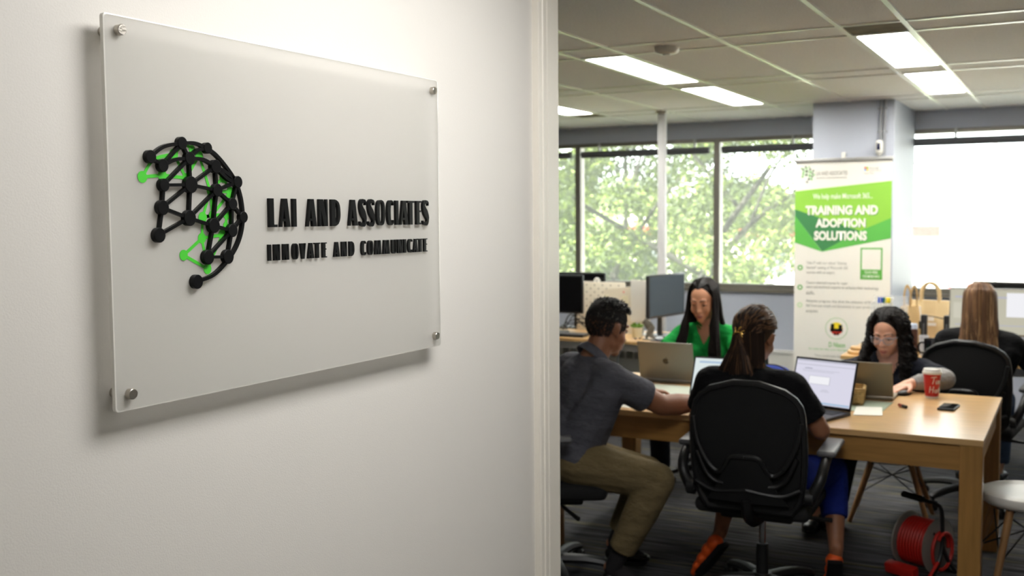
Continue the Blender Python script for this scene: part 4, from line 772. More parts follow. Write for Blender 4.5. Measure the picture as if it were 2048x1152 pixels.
t = thing('cable_bundle', 'tangle of dark cables behind the keyboard on the left desk', 'cable', (-3.42, 7.59, .735))
for k in range(6):
    rn = random.Random(k+20); z_ = .006; G().tube([(-.25+rn.uniform(-.05, .05), rn.uniform(-.05, .05), .006), (-.12, rn.uniform(-.07, .05), .05+rn.uniform(0, .09)), (rn.uniform(-.05, .08), rn.uniform(-.05, .05), .03+rn.uniform(0, .08)), (.15, rn.uniform(-.08, .05), .02+rn.uniform(0, .06)), (.27, rn.uniform(-.05, .05), .006)], .0042, 6, smooth=6).obj('cable', mkb, t)
t = thing('webcam_light', 'round white light on top of the rear black monitor', 'lamp', (-3.405, 7.78, 1.13)); G().lathe([(0, 0), (.026, 0), (.028, .006), (.024, .012), (0, .010)], 24, Matrix.Translation((0, -.025, .0)) @ Matrix.Rotation(R(90), 4, 'X')).obj('disc', mwp, t); G().box((0, .005, -.0), (.02, .04, .012)).obj('clip', mwp, t, False)
G().ell((0, -.038, 0), (.006, .003, .006)).obj('lens', mkb, t)
t = thing('charging_cable', 'thin grey cable hanging in a loop beside the silver laptop', 'cable', (-3.0, 7.10, .0)); G().tube([(.09, .045, .742), (.085, .02, .738), (.085, -.005, .70), (.05, -.012, .62), (.055, -.012, .52), (.12, -.01, .44), (.22, -.01, .42)], .006, 8, smooth=6).obj('cord', mgp, t)
# ------------------------------------------------------------ right desk
desk('light wood desk with monitors and bags by the bright window', -1.33, .75, 6.88, 7.66, .75)
ms1 = emis('monitor_page_cream', (214, 210, 190), .80); 
tm = monitor('monitor with a cream document page in front of the long-haired woman', -.435, 7.20, .885, .57, .295, R(0), scr=ms1, zt=.75, bw=.006, bez=mat('monitor_silver', (130, 128, 122), rough=.4), group='monitors on the right desk')
for x_, z_, w_, h_, m_ in ((-.10, .135+.24, .30, .012, 'ui_grey'), (.11, .33, .13, .15, 'ui_white'), (-.15, .29, .22, .10, 'monitor_tint'), (.0, .2, .5, .006, 'ui_grey'), (.20, .26, .02, .006, 'ui_dark'), (.20, .21, .02, .006, 'ui_dark')):
    if m_ not in MATS: emis(m_, (222, 218, 200), .85)
    G().box((x_, -.0164, z_), (w_, .001, h_)).obj('screen_element', MATS[m_], tm, False)
monitor('black monitor rising behind the cream-page monitor', -.24, 7.50, .90, .74, .305, R(-2), zt=.75, group='monitors on the right desk', scr=None)
monitor('second cream-page monitor at the right edge of the picture', .24, 7.18, .885, .57, .295, R(-14), scr=ms1, zt=.75, bw=.006, group='monitors on the right desk', bez=MATS['monitor_silver'])
# tote bags
mkr = mat('kraft_canvas', (190, 160, 112), rough=.85, bump=.3, bscale=200); mkr2 = mat('kraft_canvas_pale', (204, 180, 138), rough=.85, bump=.3, bscale=200)
def tote(label, x, y, w_, h_, d, rz, m_, hh):
    t = thing('tote_bag', label, 'bag', (x, y, .75), rz, 'tan tote bags on the right desk')
    g = G(); tt = bmesh.new(); v = []
    for z, sx, sy in ((0, .92, 1), (h_*.5, 1.0, .9), (h_, 1.04, .35)):
        v.append([tt.verts.new((sx*w_/2*a, sy*d/2*b, z)) for a, b in ((-1, -1), (-.3, -1.08), (.3, -1.05), (1, -1), (1, 1), (.3, 1.05), (-.3, 1.08), (-1, 1))])
    for a, b in zip(v, v[1:]):
        for i in range(8): j = (i+1) % 8; tt.faces.new((a[i], a[j], b[j], b[i]))
    tt.faces.new(v[0][::-1]); tt.faces.new(v[-1]); bmesh.ops.bevel(tt, geom=list(tt.edges), offset=.004, segments=1, affect='EDGES'); g.add(tt); g.obj('bag_body', m_, t)
    for sy in (-1, 1): G().tube([(-w_*.24, sy*d*.18, h_-.03), (-w_*.22, sy*d*.2, h_+hh*.6), (-w_*.08, sy*d*.22, h_+hh), (w_*.08, sy*d*.22, h_+hh), (w_*.22, sy*d*.2, h_+hh*.6), (w_*.24, sy*d*.18, h_-.03)], .010, 8, .3, smooth=5).obj('handle', m_, t)
    return t
t = tote('tan tote bag in front, its loop handles up, with a black tag hanging', -.965, 7.28, .15, .30, .12, R(62), mkr, .12); G().box((-.0, -.078, .18), (.034, .006, .05), bev=.004).obj('luggage_tag', mkb, t); G().tube([(0, -.07, .30), (.0, -.078, .24), (0, -.078, .20)], .005, 6).obj('tag_strap', mwp, t)
t = tote('paler tan tote bag behind, with a white printed label', -.865, 7.46, .24, .325, .09, R(-6), mkr2, .11); G().box((0, -.052, .17), (.10, .002, .02)).obj('print', mwp, t, False); G().box((.01, -.052, .205), (.05, .002, .025)).obj('print', mwp, t, False)
# acrylic organiser with pens
mcl = mat('clear_plastic', (235, 238, 240), rough=.08, alpha=.25, spec=.6)
t = thing('acrylic_organiser', 'clear acrylic pen organiser behind the woman with curly hair', 'organiser', (-1.07, 7.10, .75)); w_, d, h_ = .21, .14, .33
G().b2((-w_/2, d/2-.004, 0), (w_/2, d/2, h_+.04)).obj('back_wall', mcl, t, False); G().b2((-w_/2, -d/2, 0), (w_/2, -d/2+.004, h_-.06)).obj('front_wall', mcl, t, False)
for s_ in (-1, 1): G().b2((s_*w_/2-.002, -d/2, 0), (s_*w_/2+.002, d/2, h_)).obj('side_wall', mcl, t, False)
for z in (.10, .19, .25): G().b2((-w_/2, -d/2, z), (w_/2, d/2, z+.004)).obj('shelf', mcl, t, False)
for i, c in enumerate(((50, 90, 200), (40, 70, 180), (40, 110, 90), (250, 230, 60), (240, 220, 50), (230, 230, 230))):
    p = thing('marker_pen', '%s marker pen standing in the clear organiser' % ('blue', 'dark blue', 'dark green', 'yellow', 'second yellow, rightmost', 'white')[i], 'pen', (-1.135+.016*i, 7.07+.01*(i % 2), 1.004), 0, 'marker pens in the organiser'); m_ = mat('pen%d' % i, c, rough=.4); G().cyl((0, 0, 0), (.004, 0, .075), .0065, seg=12).obj('barrel', mwp, p); G().cyl((.004, 0, .075), (.006, 0, .11), .0072, seg=12).obj('cap', m_, p)
t = thing('wooden_stand', 'round two-tier wooden stand at the left end of the right desk', 'stand', (-1.245, 7.00, .75)); G().lathe([(0, 0), (.058, 0), (.064, .006), (.064, .02), (.058, .026), (0, .026)], 36).obj('lower_disc', mbeech, t); G().lathe([(0, .026), (.040, .026), (.046, .032), (.046, .044), (.040, .05), (0, .05)], 32).obj('upper_disc', mbeech, t)
t = thing('mug', 'large black mug with small white marks left of the long-haired woman', 'mug', (-.795, 6.99, .75)); G().lathe([(0, 0), (.042, 0), (.046, .004), (.05, .118), (.0485, .121), (.046, .118), (.042, .01), (0, .008)], 36).obj('body', mat('mug_black', (16, 16, 22), rough=.2), t); G().tube([(-.046, 0, .095), (-.072, 0, .092), (-.08, 0, .062), (-.070, 0, .035), (-.044, 0, .03)], .006, 8, smooth=5).obj('handle', mkb, t)
t = thing('bottle', 'brown bottle with a pale blue cap behind the woman with curly hair', 'bottle', (-.905, 6.98, .75)); G().lathe([(0, 0), (.026, 0), (.027, .01), (.027, .17), (.024, .18), (0, .18)], 28).obj('body', mat('bottle_brown', (82, 54, 44), rough=.3), t); G().lathe([(0, .18), (.025, .18), (.026, .2), (.022, .212), (0, .212)], 24).obj('cap', mat('cap_pale', (196, 206, 224), rough=.4), t)
t = thing('plastic_tumbler', 'frosted plastic tumbler between the bottle and the black mug', 'tumbler', (-.855, 7.08, .75)); G().lathe([(0, 0), (.022, 0), (.030, .13), (.028, .13), (.020, .006), (0, .005)], 28).obj('cup', mat('frosted_plastic', (220, 224, 232), rough=.4, alpha=.7), t)
for x_, lab in ((-.872, 'small black speaker left of the black mug, before the tan bags'), (-.735, 'small black speaker behind the black mug')):
    t = thing('desk_speaker', lab, 'speaker', (x_+.0, 7.22, .75), 0, 'small black speakers on the right desk'); G().box((0, 0, .125), (.038, .05, .25), bev=.008).obj('body', mkb, t); G().box((0, -.026, .15), (.012, .003, .09), bev=.001, seg=1).obj('grille', mgp, t, False)
t = thing('speaker_wire', 'thin black wire sagging between the two small speakers', 'wire', (-.80, 7.22, .98)); G().tube([(-.055, 0, .015), (-.02, 0, .010), (.03, 0, .0), (.05, 0, -.004)], .0035, 6, smooth=4).obj('wire', mkb, t)
t = thing('tissue_pile', 'crumpled coloured tissue on the right desk beside the mug', 'tissue', (-.71, 7.12, .75)); g = G(); rn = random.Random(2)
for i in range(6): g.ell((rn.uniform(-.03, .03), rn.uniform(-.03, .03), .03+.012*i), (.028, .03, .022), (rn.uniform(0, 3), rn.uniform(0, 3), 0), u=8, v=6)
g.obj('tissue', mat('tissue_pink', (226, 190, 184), rough=.9), t)
# ------------------------------------------------------------ people
def V(*a): return Vector(a)
def finish(o, vox, it=6, fac=.5, dec=0):
    m = o.modifiers.new('r', 'REMESH'); m.mode = 'VOXEL'; m.voxel_size = vox; m.use_smooth_shade = True
    if it: s_ = o.modifiers.new('s', 'SMOOTH'); s_.iterations = it; s_.factor = fac
    bpy.context.view_layer.update(); dg = bpy.context.evaluated_depsgraph_get()
    me = bpy.data.meshes.new_from_object(o.evaluated_get(dg)); old = o.data; o.modifiers.clear(); o.data = me; me.name = old.name
    me.polygons.foreach_set('use_smooth', [True]*len(me.polygons)); return o
def bframe(p, q, right):
    up = (q-p).normalized(); r = (right-right.dot(up)*up).normalized(); f = up.cross(r); M_ = Matrix((r, f, up)).transposed().to_4x4(); return M_
def at(M_, c): X = M_.copy(); X.translation = c; return X
def hand(g, w_, d, n_, side, curl=.5, k=1.0):
    d = d.normalized(); n_ = (n_-n_.dot(d)*d).normalized(); s_ = d.cross(n_)*side          # s_ towards the thumb
    M_ = Matrix((s_, d, n_)).transposed().to_4x4()
    g.ell((0, 0, 0), (.039*k, .050*k, .016*k), M=at(M_, w_+d*.048*k)); g.cap(w_-d*.01, w_+d*.03*k, .024*k, .026*k)
    for i, (o_, L) in enumerate(((.028, .068), (.0095, .076), (-.0095, .070), (-.027, .055))):
        a = w_+d*.085*k+s_*o_*k; dd = (d-n_*curl*.35).normalized(); b_ = a+dd*L*.5*k; dd2 = (d-n_*curl*1.1).normalized(); c = b_+dd2*L*.32*k; dd3 = (d-n_*curl*1.8).normalized(); e = c+dd3*L*.25*k
        g.cap(a-d*.02, b_, .0095*k, .0088*k, 8); g.cap(b_, c, .0088*k, .008*k, 8); g.cap(c, e, .008*k, .0068*k, 8)
    a = w_+d*.025*k+s_*.028*k; b_ = a+(d*.8+s_*.75-n_*.2).normalized()*.036*k; c = b_+(d+s_*.25-n_*.25).normalized()*.03*k; g.cap(a, b_, .013*k, .011*k, 8); g.cap(b_, c, .011*k, .0085*k, 8)
def head_prims(g, M_, fem=1.0):
    def E_(c, r, rot=(0, 0, 0)): g.ell(c, r, rot, u=24, v=16, M=M_)
    E_((0, -.015, .035), (.073, .092, .083)); E_((0, .020, -.016), (.0635, .063, .078)); E_((0, .028, -.060), (.052*(2-fem), .048, .044)); E_((0, .058, -.094), (.026, .020, .018))
    for s_ in (-1, 1):
        E_((s_*.036, .044, -.034), (.027, .027, .028)); E_((s_*.028, .071, .026), (.026, .012, .008)); E_((s_*.0105, .085, -.035), (.008, .010, .007)); E_((s_*.036, .000, -.060), (.020*(2-fem), .035, .03))
        E_((s_*.074, -.010, .000), (.008, .018, .031), (0, s_*.12, s_*-.35)); E_((s_*.079, -.016, .010), (.006, .014, .016)); E_((s_*.074, -.004, -.024), (.006, .009, .010))
    g.cap(M_ @ V(0, .075, .020), M_ @ V(0, .090, -.026), .0075, .0095, 12); E_((0, .093, -.031), (.0115, .0115, .0095))
    E_((0, .074, -.062), (.027, .015, .013)); E_((0, .073, -.074), (.023, .014, .010))
def person(label, J, skin, top_m, bot_m, wd=1.0, fem=1, sleeve=.55, hem=.8, top_extra=None, belly=0, bust=0, forearm_m=None, hands=True, inf=.012, vox=.0055, shoe=None, head_s=1.0, neck_r=.050, face=True, gaze=None, eye_m=(40, 26, 20), collar=None, lipc=(150, 84, 76), vneck=0):
    base = V(J['pelvis'][0], J['pelvis'][1], 0); t = thing('person', label, 'person', base)
    J = {k: (Vector(v) if k != 'face' else v) for k, v in J.items()}
    right = (J['sR']-J['sL']).normalized(); TF = bframe(J['pelvis'], J['neck'], right); fwd = TF.col[1].to_3d(); up = TF.col[2].to_3d()
    yaw, pit, rol = J['face']; HM = Matrix.Translation(J['head']) @ Matrix.Rotation(R(yaw), 4, 'Z') @ Matrix.Rotation(R(pit), 4, 'X') @ Matrix.Rotation(R(rol), 4, 'Y') @ Matrix.Scale(head_s, 4)
    def put(o): o.parent = t; o.location = -base; return o
    def torso(g, f, lo=False):
        L = (J['neck']-J['pelvis']).length
        g.ell((0, 0, 0), (.150*wd+f, .105+f, .19), M=at(TF, J['pelvis'].lerp(J['neck'], .66))); g.ell((0, 0, 0), (.132*wd+f, .098+belly+f, .17), M=at(TF, J['pelvis'].lerp(J['neck'], .34)+fwd*belly*.5)); g.ell((0, 0, 0), (.160*wd+f, .118+f, .115+f), M=at(TF, J['pelvis']+up*.03))
        for s_ in ('L', 'R'): g.cap(J['neck']-up*.035, J['s'+s_]+(J['neck']-J['s'+s_])*.08, .052*min(wd, 1.05)+f, .050*wd+f)
        g.cap(J['sL'].lerp(J['pelvis'], .15), J['sR'].lerp(J['pelvis'], .15), .055*wd+f, .055*wd+f)
        for s_ in ('L', 'R'): g.cap(J['s'+s_].lerp(J['pelvis'], .12), J['pelvis'].lerp(J['h'+s_], .6)+up*.10, .062*wd+f, .09*wd+f)
        if bust:
            for k in (-1, 1): g.ell((0, 0, 0), (.062+f*.5, .058+f*.5, .060+f*.5), M=at(TF, J['pelvis'].lerp(J['neck'], .66)+fwd*(.070+bust)+right*k*.068))
    # body: one continuous surface
    g = G(); head_prims(g, HM, fem); nk = HM @ V(0, -.022, -.06); g.cap(nk, J['neck']-up*.02, neck_r*.98, neck_r*1.08); g.cap(J['neck']-up*.01, J['sL'].lerp(J['neck'], .5)-up*.01, neck_r, .035); g.cap(J['neck']-up*.01, J['sR'].lerp(J['neck'], .5)-up*.01, neck_r, .035)
    torso(g, -.006)
    for s_, sg_ in (('L', 1), ('R', -1)):
        g.cap(J['s'+s_], J['e'+s_], .046*wd, .038*wd); g.cap(J['e'+s_], J['e'+s_].lerp(J['w'+s_], .3), .038*wd, .041*wd); g.cap(J['e'+s_].lerp(J['w'+s_], .3), J['w'+s_], .041*wd, .026)
        if hands: hand(g, J['w'+s_], J.get('f'+s_, J['w'+s_]-J['e'+s_]), V(0, 0, 1), sg_*-1, .45)
        g.cap(J['h'+s_], J['k'+s_], .072, .048); g.cap(J['k'+s_], J['k'+s_].lerp(J['a'+s_], .35), .048, .050); g.cap(J['k'+s_].lerp(J['a'+s_], .35), J['a'+s_], .050, .030)
        hd = (J['t'+s_]-J['a'+s_]); g.cap(J['a'+s_]-hd.normalized()*.01, J['t'+s_], .030, .018)
    put(finish(g.obj('body', skin, None), vox, 6, .5))
    # clothing follows the body
    g = G(); torso(g, inf)
    for s_ in ('L', 'R'):
        a, e, w_ = J['s'+s_], J['e'+s_], J['w'+s_]
        if sleeve <= 1: q = a.lerp(e, sleeve); g.cap(a, a.lerp(e, sleeve*.5), .058*wd, .057*wd); g.cyl(a.lerp(e, sleeve*.45), q, .058*wd, .060*wd, 20)
        else: g.cap(a, e, .060*wd, .050*wd); g.cap(e, e.lerp(w_, .4), .050*wd, .050*wd); g.cyl(e.lerp(w_, .35), e.lerp(w_, sleeve-1), .051*wd, .038, 20)
    so_ = put(finish(g.obj('shirt', top_m, None), vox*1.1, 7, .5))
    if vneck:
        inv = at(TF, J['neck']).inverted(); bm = bmesh.new(); bm.from_mesh(so_.data); dl = []
        for f in bm.faces:
            q = inv @ f.calc_center_median()
            if q.y > -.02 and q.z > -vneck+abs(q.x)*vneck/.052 and q.z > -vneck and abs(q.x) < .075: dl.append(f)
        bmesh.ops.delete(bm, geom=dl, context='FACES'); bm.to_mesh(so_.data); bm.free()
    g = G(); g.ell((0, 0, 0), (.168*wd, .128, .115), M=at(TF, J['pelvis']+up*.0))
    for s_ in ('L', 'R'):
        h_, k_, a = J['h'+s_], J['k'+s_], J['a'+s_]; g.cap(h_, k_, .092*wd, .064*wd); q = k_.lerp(a, hem); g.cap(k_, k_.lerp(a, hem*.45), .064*wd, .062*wd); g.cyl(k_.lerp(a, hem*.4), q, .061*wd, .056 if hem < .75 else .060, 20)
    put(finish(g.obj('trousers', bot_m, None), vox*1.2, 7, .5))
    if shoe:
        up_m, so_m = shoe
        for s_ in ('L', 'R'):
            a, to = J['a'+s_], J['t'+s_]; d = (to-a).normalized(); heel = J.get('q'+s_, a+V(0, 0, -.065)-V(d.x, d.y, 0).normalized()*.03); dd = (to-heel); L = dd.length; dn = dd.normalized()
            sd = dn.cross(V(0, 0, 1)).normalized(); nn = sd.cross(dn); M_ = Matrix((sd, dn, nn)).transposed().to_4x4()
            g = G()
            for f, w2, h2, z in ((.10, .037, .034, .024), (.35, .038, .032, .024), (.6, .043, .028, .018), (.82, .045, .024, .013), (.98, .037, .020, .009)): g.ell((0, 0, 0), (w2, L*.2, h2), M=at(M_, heel+dd*f+nn*z))
            o = put(finish(g.obj('shoe', up_m, None), .005, 4)); g = G(); P = [(-.030, -.01), (.030, -.01), (.033, L*.3), (.043, L*.7), (.036, L*.98), (.012, L*1.08), (-.02, L*1.06), (-.038, L*.92), (-.041, L*.65), (-.032, L*.3)]
            g.prism(P, .020, at(M_, heel-nn*.022)); so = g.obj('sole', so_m, o, False)
    if face:
        me_ = mat('eye_white', (214, 206, 198), rough=.2); mi_ = mat('iris_%d' % eye_m[0], eye_m, rough=.1); mb_ = mat('brow_hair', (30, 22, 18), rough=.8); ml = mat('lips_%d' % lipc[0], lipc, rough=.45)
        for s_ in (-1, 1):
            e = put(G().ell((s_*.031, .0695, .004), (.0145, .0085, .0065), M=HM).obj('eye', me_, None)); i_ = G().ell((s_*.031, .0755, .001), (.0062, .004, .0056), M=HM).obj('iris', mi_, e); put(G().ell((s_*.031, .0700, .0075), (.0165, .0098, .0062), M=HM).obj('eyelid', skin, None))
            put(G().tube([HM @ V(s_*.015, .0755, .0010), HM @ V(s_*.024, .0800, .0030), HM @ V(s_*.036, .0785, .0030), HM @ V(s_*.048, .067, .0000)], [.0010, .0017], 6, 1.0, smooth=3).obj('eyelashes', mb_, None))
            put(G().tube([HM @ V(s_*.012, .083, .025), HM @ V(s_*.024, .0845, .0315), HM @ V(s_*.038, .0765, .0325), HM @ V(s_*.051, .062, .026)], [.0028, .0016], 6, 1.3, smooth=3).obj('eyebrow', mb_, None))
        g = G(); g.tube([HM @ V(-.022, .0790, -.066), HM @ V(-.010, .0860, -.0635), HM @ V(0, .0872, -.0645), HM @ V(.010, .0860, -.0635), HM @ V(.022, .0790, -.066)], [.0010, .0034, .0032, .0034, .0010], 8, 1.0)
        g.tube([HM @ V(-.021, .0785, -.067), HM @ V(-.010, .0850, -.0722), HM @ V(0, .0860, -.0732), HM @ V(.010, .0850, -.0722), HM @ V(.021, .0785, -.067)], [.0010, .0040, .0044, .0040, .0010], 8, 1.0); put(g.obj('lips', ml, None))
    if collar:
        # fold-down collar: two bands around the neck, open at the front
        pts, pin = [], []; nb = J['neck'].lerp(nk, .20)
        for i in range(17):
            a = R(-62+ (304*i/16)) ; a = R(90+28+304*i/16); rr_ = neck_r+.003; c = nb+right*math.cos(a)*rr_*1.08+fwd*math.sin(a)*rr_*1.05+up*(.010-.034*(math.sin(a)))
            pts.append(c)
        put(G().tube(pts, [.017]*17, 8, .28, up=up).obj('collar', collar, None)); pts2 = [p-up*.012+(p-nb).normalized()*.010 for p in pts]; put(G().tube(pts2, [.019]*17, 8, .25, up=up).obj('collar', collar, None))
    return t, J, HM, put, fwd, right, up
def strands(name, m_, put, paths, r, sm=4, seg=5, flat=1.6, curl=None):
    g = G()
    for p in paths:
        q = crom(p, sm)
        if curl:
            amp, turns, ph = curl(); n_ = len(q); q2 = []
            for i, v in enumerate(q): f = i/(n_-1); a = ph+f*turns*6.283; k = amp*min(1, f*2.5); q2.append(v+V(math.cos(a)*k, math.sin(a)*k, 0))
            q = q2
        rr_ = [r*(.7+.5*math.sin(math.pi*min(1, .15+i/(len(q)-1)*.85))) if i < len(q)-1 else r*.25 for i in range(len(q))]
        g.tube(q, rr_, seg, flat)
    o = put(g.obj(name, m_, None)); o['kind'] = 'stuff'; return o
def haircap(g, M_, k=0, y=-.030, z=.045, r=(.081, .095, .086)): g.ell((0, y, z), (r[0]+k, r[1]+k, r[2]+k), u=32, v=20, M=M_)
def hairmat(name, c, v=.35): return mat(name, c, rough=.5, var=v, vscale=30, stretch=(1, 1, .12), spec=.25)
mh_blk = hairmat('hair_black', (24, 20, 19)); mh_dk = hairmat('hair_dark_brown', (46, 34, 28)); mh_md = hairmat('hair_brown', (92, 66, 48)); mh_lt = hairmat('hair_light_brown', (150, 118, 84)); mh_sp = mat('hair_short_black', (36, 31, 28), rough=.7, bump=.9, bscale=260, var=.5, vscale=120)
def skinm(n, c): return mat(n, c, rough=.48, sss=.06, bump=.03, bscale=300)
def cloth(n, c, b=.8, sc=9): return mat(n, c, rough=.85, bump=b, bscale=sc, spec=.2, var=.10, vscale=6, stretch=(1, 1, 1.8), bdist=.03)
def skull(y, k=.0): return .045+(.086+k)*math.sqrt(max(0, 1-((y+.030)/(.095+k))**2))
def onhead(phi, th, k=0): return V(math.sin(phi)*math.cos(th)*(.084+k), -.030-math.cos(phi)*math.cos(th)*(.098+k), .045+math.sin(th)*(.088+k))
def push(p, k=.003):
    q = p-V(0, -.030, .045); r_ = math.sqrt((q.x/(.081+k))**2+(q.y/(.095+k))**2+(q.z/(.086+k))**2); return V(0, -.030, .045)+q/max(r_, .05)
def falling(rn, HM, HY, phi, L, spread, drop_front, drop_back, px=0, k=0):
    # phi 0 = back of the head, +-150 deg = beside the face; strands leave the parting and hang
    c = (1-math.cos(phi))/2; y0 = -.085+.150*c+rn.uniform(-.012, .008); s_ = 1 if phi > 0 else -1
    p0 = V(px+s_*.003, min(y0, .062), skull(min(y0, .062), .003)); k2 = k+rn.uniform(-.001, .004)
    p1 = onhead(phi, R(52), k2); p2 = onhead(phi, R(12), k2)
    if c > .75: p2.y = min(p2.y, .028); p2.x = s_*max(abs(p2.x), .076)
    if c > .75: p1.y = min(p1.y, .050); p1.x = s_*max(abs(p1.x), .046)
    yy = drop_front if c > .5 else drop_back; out = [HM @ p0, HM @ (push(p0.lerp(p1, .5), k2) if c < .75 else p0.lerp(p1, .5)), HM @ p1, HM @ (push(p1.lerp(p2, .5), k2) if c < .75 else p1.lerp(p2, .5)), HM @ p2]; b0 = p2
    for f in (.22, .5, .78, 1.0):
        x = b0.x*(1+spread*f)+rn.gauss(0, .004)*f*2; y = b0.y+(yy-b0.y)*f**1.1+rn.uniform(-.012, .012)*f; out.append(HY @ V(x, y, .03-L*f))
    return out
# woman with hair clip, centre, back view
sk = skinm('skin_warm_brown', (146, 98, 72)); mor_ = mat('shoe_orange', (226, 88, 28), rough=.6)
J = dict(pelvis=(-1.14, 4.27, .575), neck=(-1.20, 4.33, .985), head=(-1.196, 4.395, 1.132), face=(-12, -14, 3), sL=(-1.372, 4.30, .948), sR=(-1.018, 4.31, .945), eL=(-1.440, 4.36, .775), eR=(-.918, 4.36, .765), wL=(-1.33, 4.60, .797), wR=(-1.03, 4.60, .797),
         hL=(-1.22, 4.28, .56), hR=(-1.06, 4.28, .56), kL=(-1.36, 4.66, .535), kR=(-.93, 4.66, .54), aL=(-1.372, 4.47, .245), aR=(-.870, 4.47, .245), tL=(-1.475, 4.48, .050), tR=(-.890, 4.51, .030), qL=(-1.358, 4.435, .205), qR=(-.868, 4.435, .200))
t, J, HM, put, fwd, right, up = person('woman in black top and blue trousers with a gold clip in her brown hair', J, sk, cloth('top_black', (17, 17, 19)), cloth('trousers_blue', (28, 44, 120)), wd=1.05, sleeve=.72, hem=.62, shoe=(mor_, mkb), vox=.0055, neck_r=.046)
rn = random.Random(11); g = G(); haircap(g, HM, .002); g.ell((0, -.06, -.02), (.066, .055, .07), M=HM); put(finish(g.obj('hair_base', mh_dk, None), .005, 6)); HY = Matrix.Translation(J['head']) @ Matrix.Rotation(R(-8), 4, 'Z')
pa, pb, pc = [], [], []; clip = V(-.026, -.112, .000)
for i in range(760):
    s_ = rn.choice((-1, 1)); y0 = rn.uniform(-.085, .062); u = rn.uniform(0, 1)**.8; p0 = V(s_*.003, y0, skull(y0, .003)); lat = s_*.083*u
    yy = y0*.6-.012; p1 = V(lat, yy, .045+.089*math.sqrt(max(.01, 1-(lat/.086)**2-((yy+.03)/.1)**2))); zz = rn.uniform(-.035, .05)
    x2 = lat*.85-.008; z2 = .030+zz*.6; y2 = -.030-.099*math.sqrt(max(.05, 1-(x2/.088)**2-((z2-.045)/.092)**2)); p2 = V(x2, y2, z2)
    (pc if rn.random() < .12 else pa).append([HM @ p0, HM @ push(p0.lerp(p1, .5)), HM @ push(p1), HM @ push(p1.lerp(p2, .35)), HM @ push(p1.lerp(p2, .7), .004), HM @ p2, HM @ (clip+V(rn.uniform(-.016, .016), -.012+rn.uniform(-.004, .006), rn.uniform(-.016, .012)))])
for i in range(300):
    u = rn.uniform(-1, 1); e = V(-.045+u*.110+rn.gauss(0, .008), -.105+rn.uniform(-.02, .03), -.265+.05*abs(u)+rn.uniform(-.03, .05)); c = HM @ (clip+V(rn.uniform(-.016, .016), -.010+rn.uniform(-.006, .006), rn.uniform(-.016, .006)))
    m1 = HY @ V(-.028+u*.042, -.128, -.055); m2 = HY @ V(-.036+u*.078, -.126+rn.uniform(-.012, .02), -.14); (pb if rn.random() < .6 else pc).append([c, m1, m2, HY @ e])
for i in range(420):
    phi = rn.uniform(-1.5, 1.0); a = onhead(phi, R(-12), -.002); e = V(a.x*1.45-.02, -.085-.03*math.cos(phi)+rn.uniform(-.02, .02), rn.uniform(-.27, -.20)); a2 = HY @ V(a.x*1.0, -.030-math.cos(phi)*.085, -.08); a3 = HY @ V(a.x*1.2-.008, -.075-.03*math.cos(phi), -.15)
    (pb if rn.random() < .8 else pc).append([HM @ a, a2, a3, HY @ e])
strands('hair', mh_dk, put, pa, .0028); strands('hair', mh_dk, put, pb, .0040); strands('hair_highlights', hairmat('hair_chestnut', (98, 72, 52)), put, pc, .0038)
c = HM @ (clip+V(-.004, -.014, .0)); mgo = mat('gold', (206, 164, 92), rough=.25, metal=1); g = G(); rt = HM.col[0].to_3d().normalized(); uz = HM.col[2].to_3d().normalized()
c = c+rt*.012; rt = rt*.78; uz = uz*.78
for A, B, C in (((-.030, -.026), (-.018, .002), (-.024, .024)), ((-.006, -.018), (0, .018), (.014, .033)), ((.026, -.024), (.014, -.002), (.032, .014)), ((-.026, -.008), (0, 0), (.026, -.008))): g.tube([c+rt*A[0]+uz*A[1], c+rt*B[0]+uz*B[1]-fwd*.006, c+rt*C[0]+uz*C[1]], .0042, 8, smooth=4)
put(g.obj('hair_clip', mgo, None))['label'] = 'gold butterfly hair clip'
# man in grey polo
sk = skinm('skin_brown', (150, 102, 76)); mpo_ = cloth('polo_grey', (84, 84, 91))
J = dict(pelvis=(-2.02, 4.22, .575), neck=(-1.915, 4.305, 1.005), head=(-1.862, 4.360, 1.143), face=(-30, -14, 0), sL=(-2.085, 4.42, .945), sR=(-1.765, 4.185, .940), eL=(-2.04, 4.60, .80), eR=(-1.610, 4.375, .812), wL=(-1.86, 4.76, .798), wR=(-1.455, 4.62, .800),
         hL=(-1.99, 4.32, .54), hR=(-1.92, 4.18, .56), kL=(-1.70, 4.43, .485), kR=(-1.560, 4.175, .525), aL=(-1.88, 4.47, .12), aR=(-1.755, 4.150, .12), tL=(-1.76, 4.54, .045), tR=(-1.625, 4.19, .045))
t, J, HM, put, fwd, right, up = person('man with short dark hair in a dark grey polo shirt and khaki trousers', J, sk, mpo_, cloth('khaki', (112, 98, 70)), wd=1.22, fem=.86, sleeve=.66, hem=.78, belly=.035, shoe=(mat('shoe_black', (16, 16, 17), rough=.3), mkb), neck_r=.060, head_s=1.04, collar=cloth('polo_collar', (88, 88, 95)), lipc=(130, 80, 70))
g = G(); g.ell((0, -.020, .052), (.0765, .0925, .0765), u=32, v=20, M=HM); put(finish(g.obj('hair_base', mh_sp, None), .004, 3)); rn = random.Random(7); pa, pb = [], []
pf = []
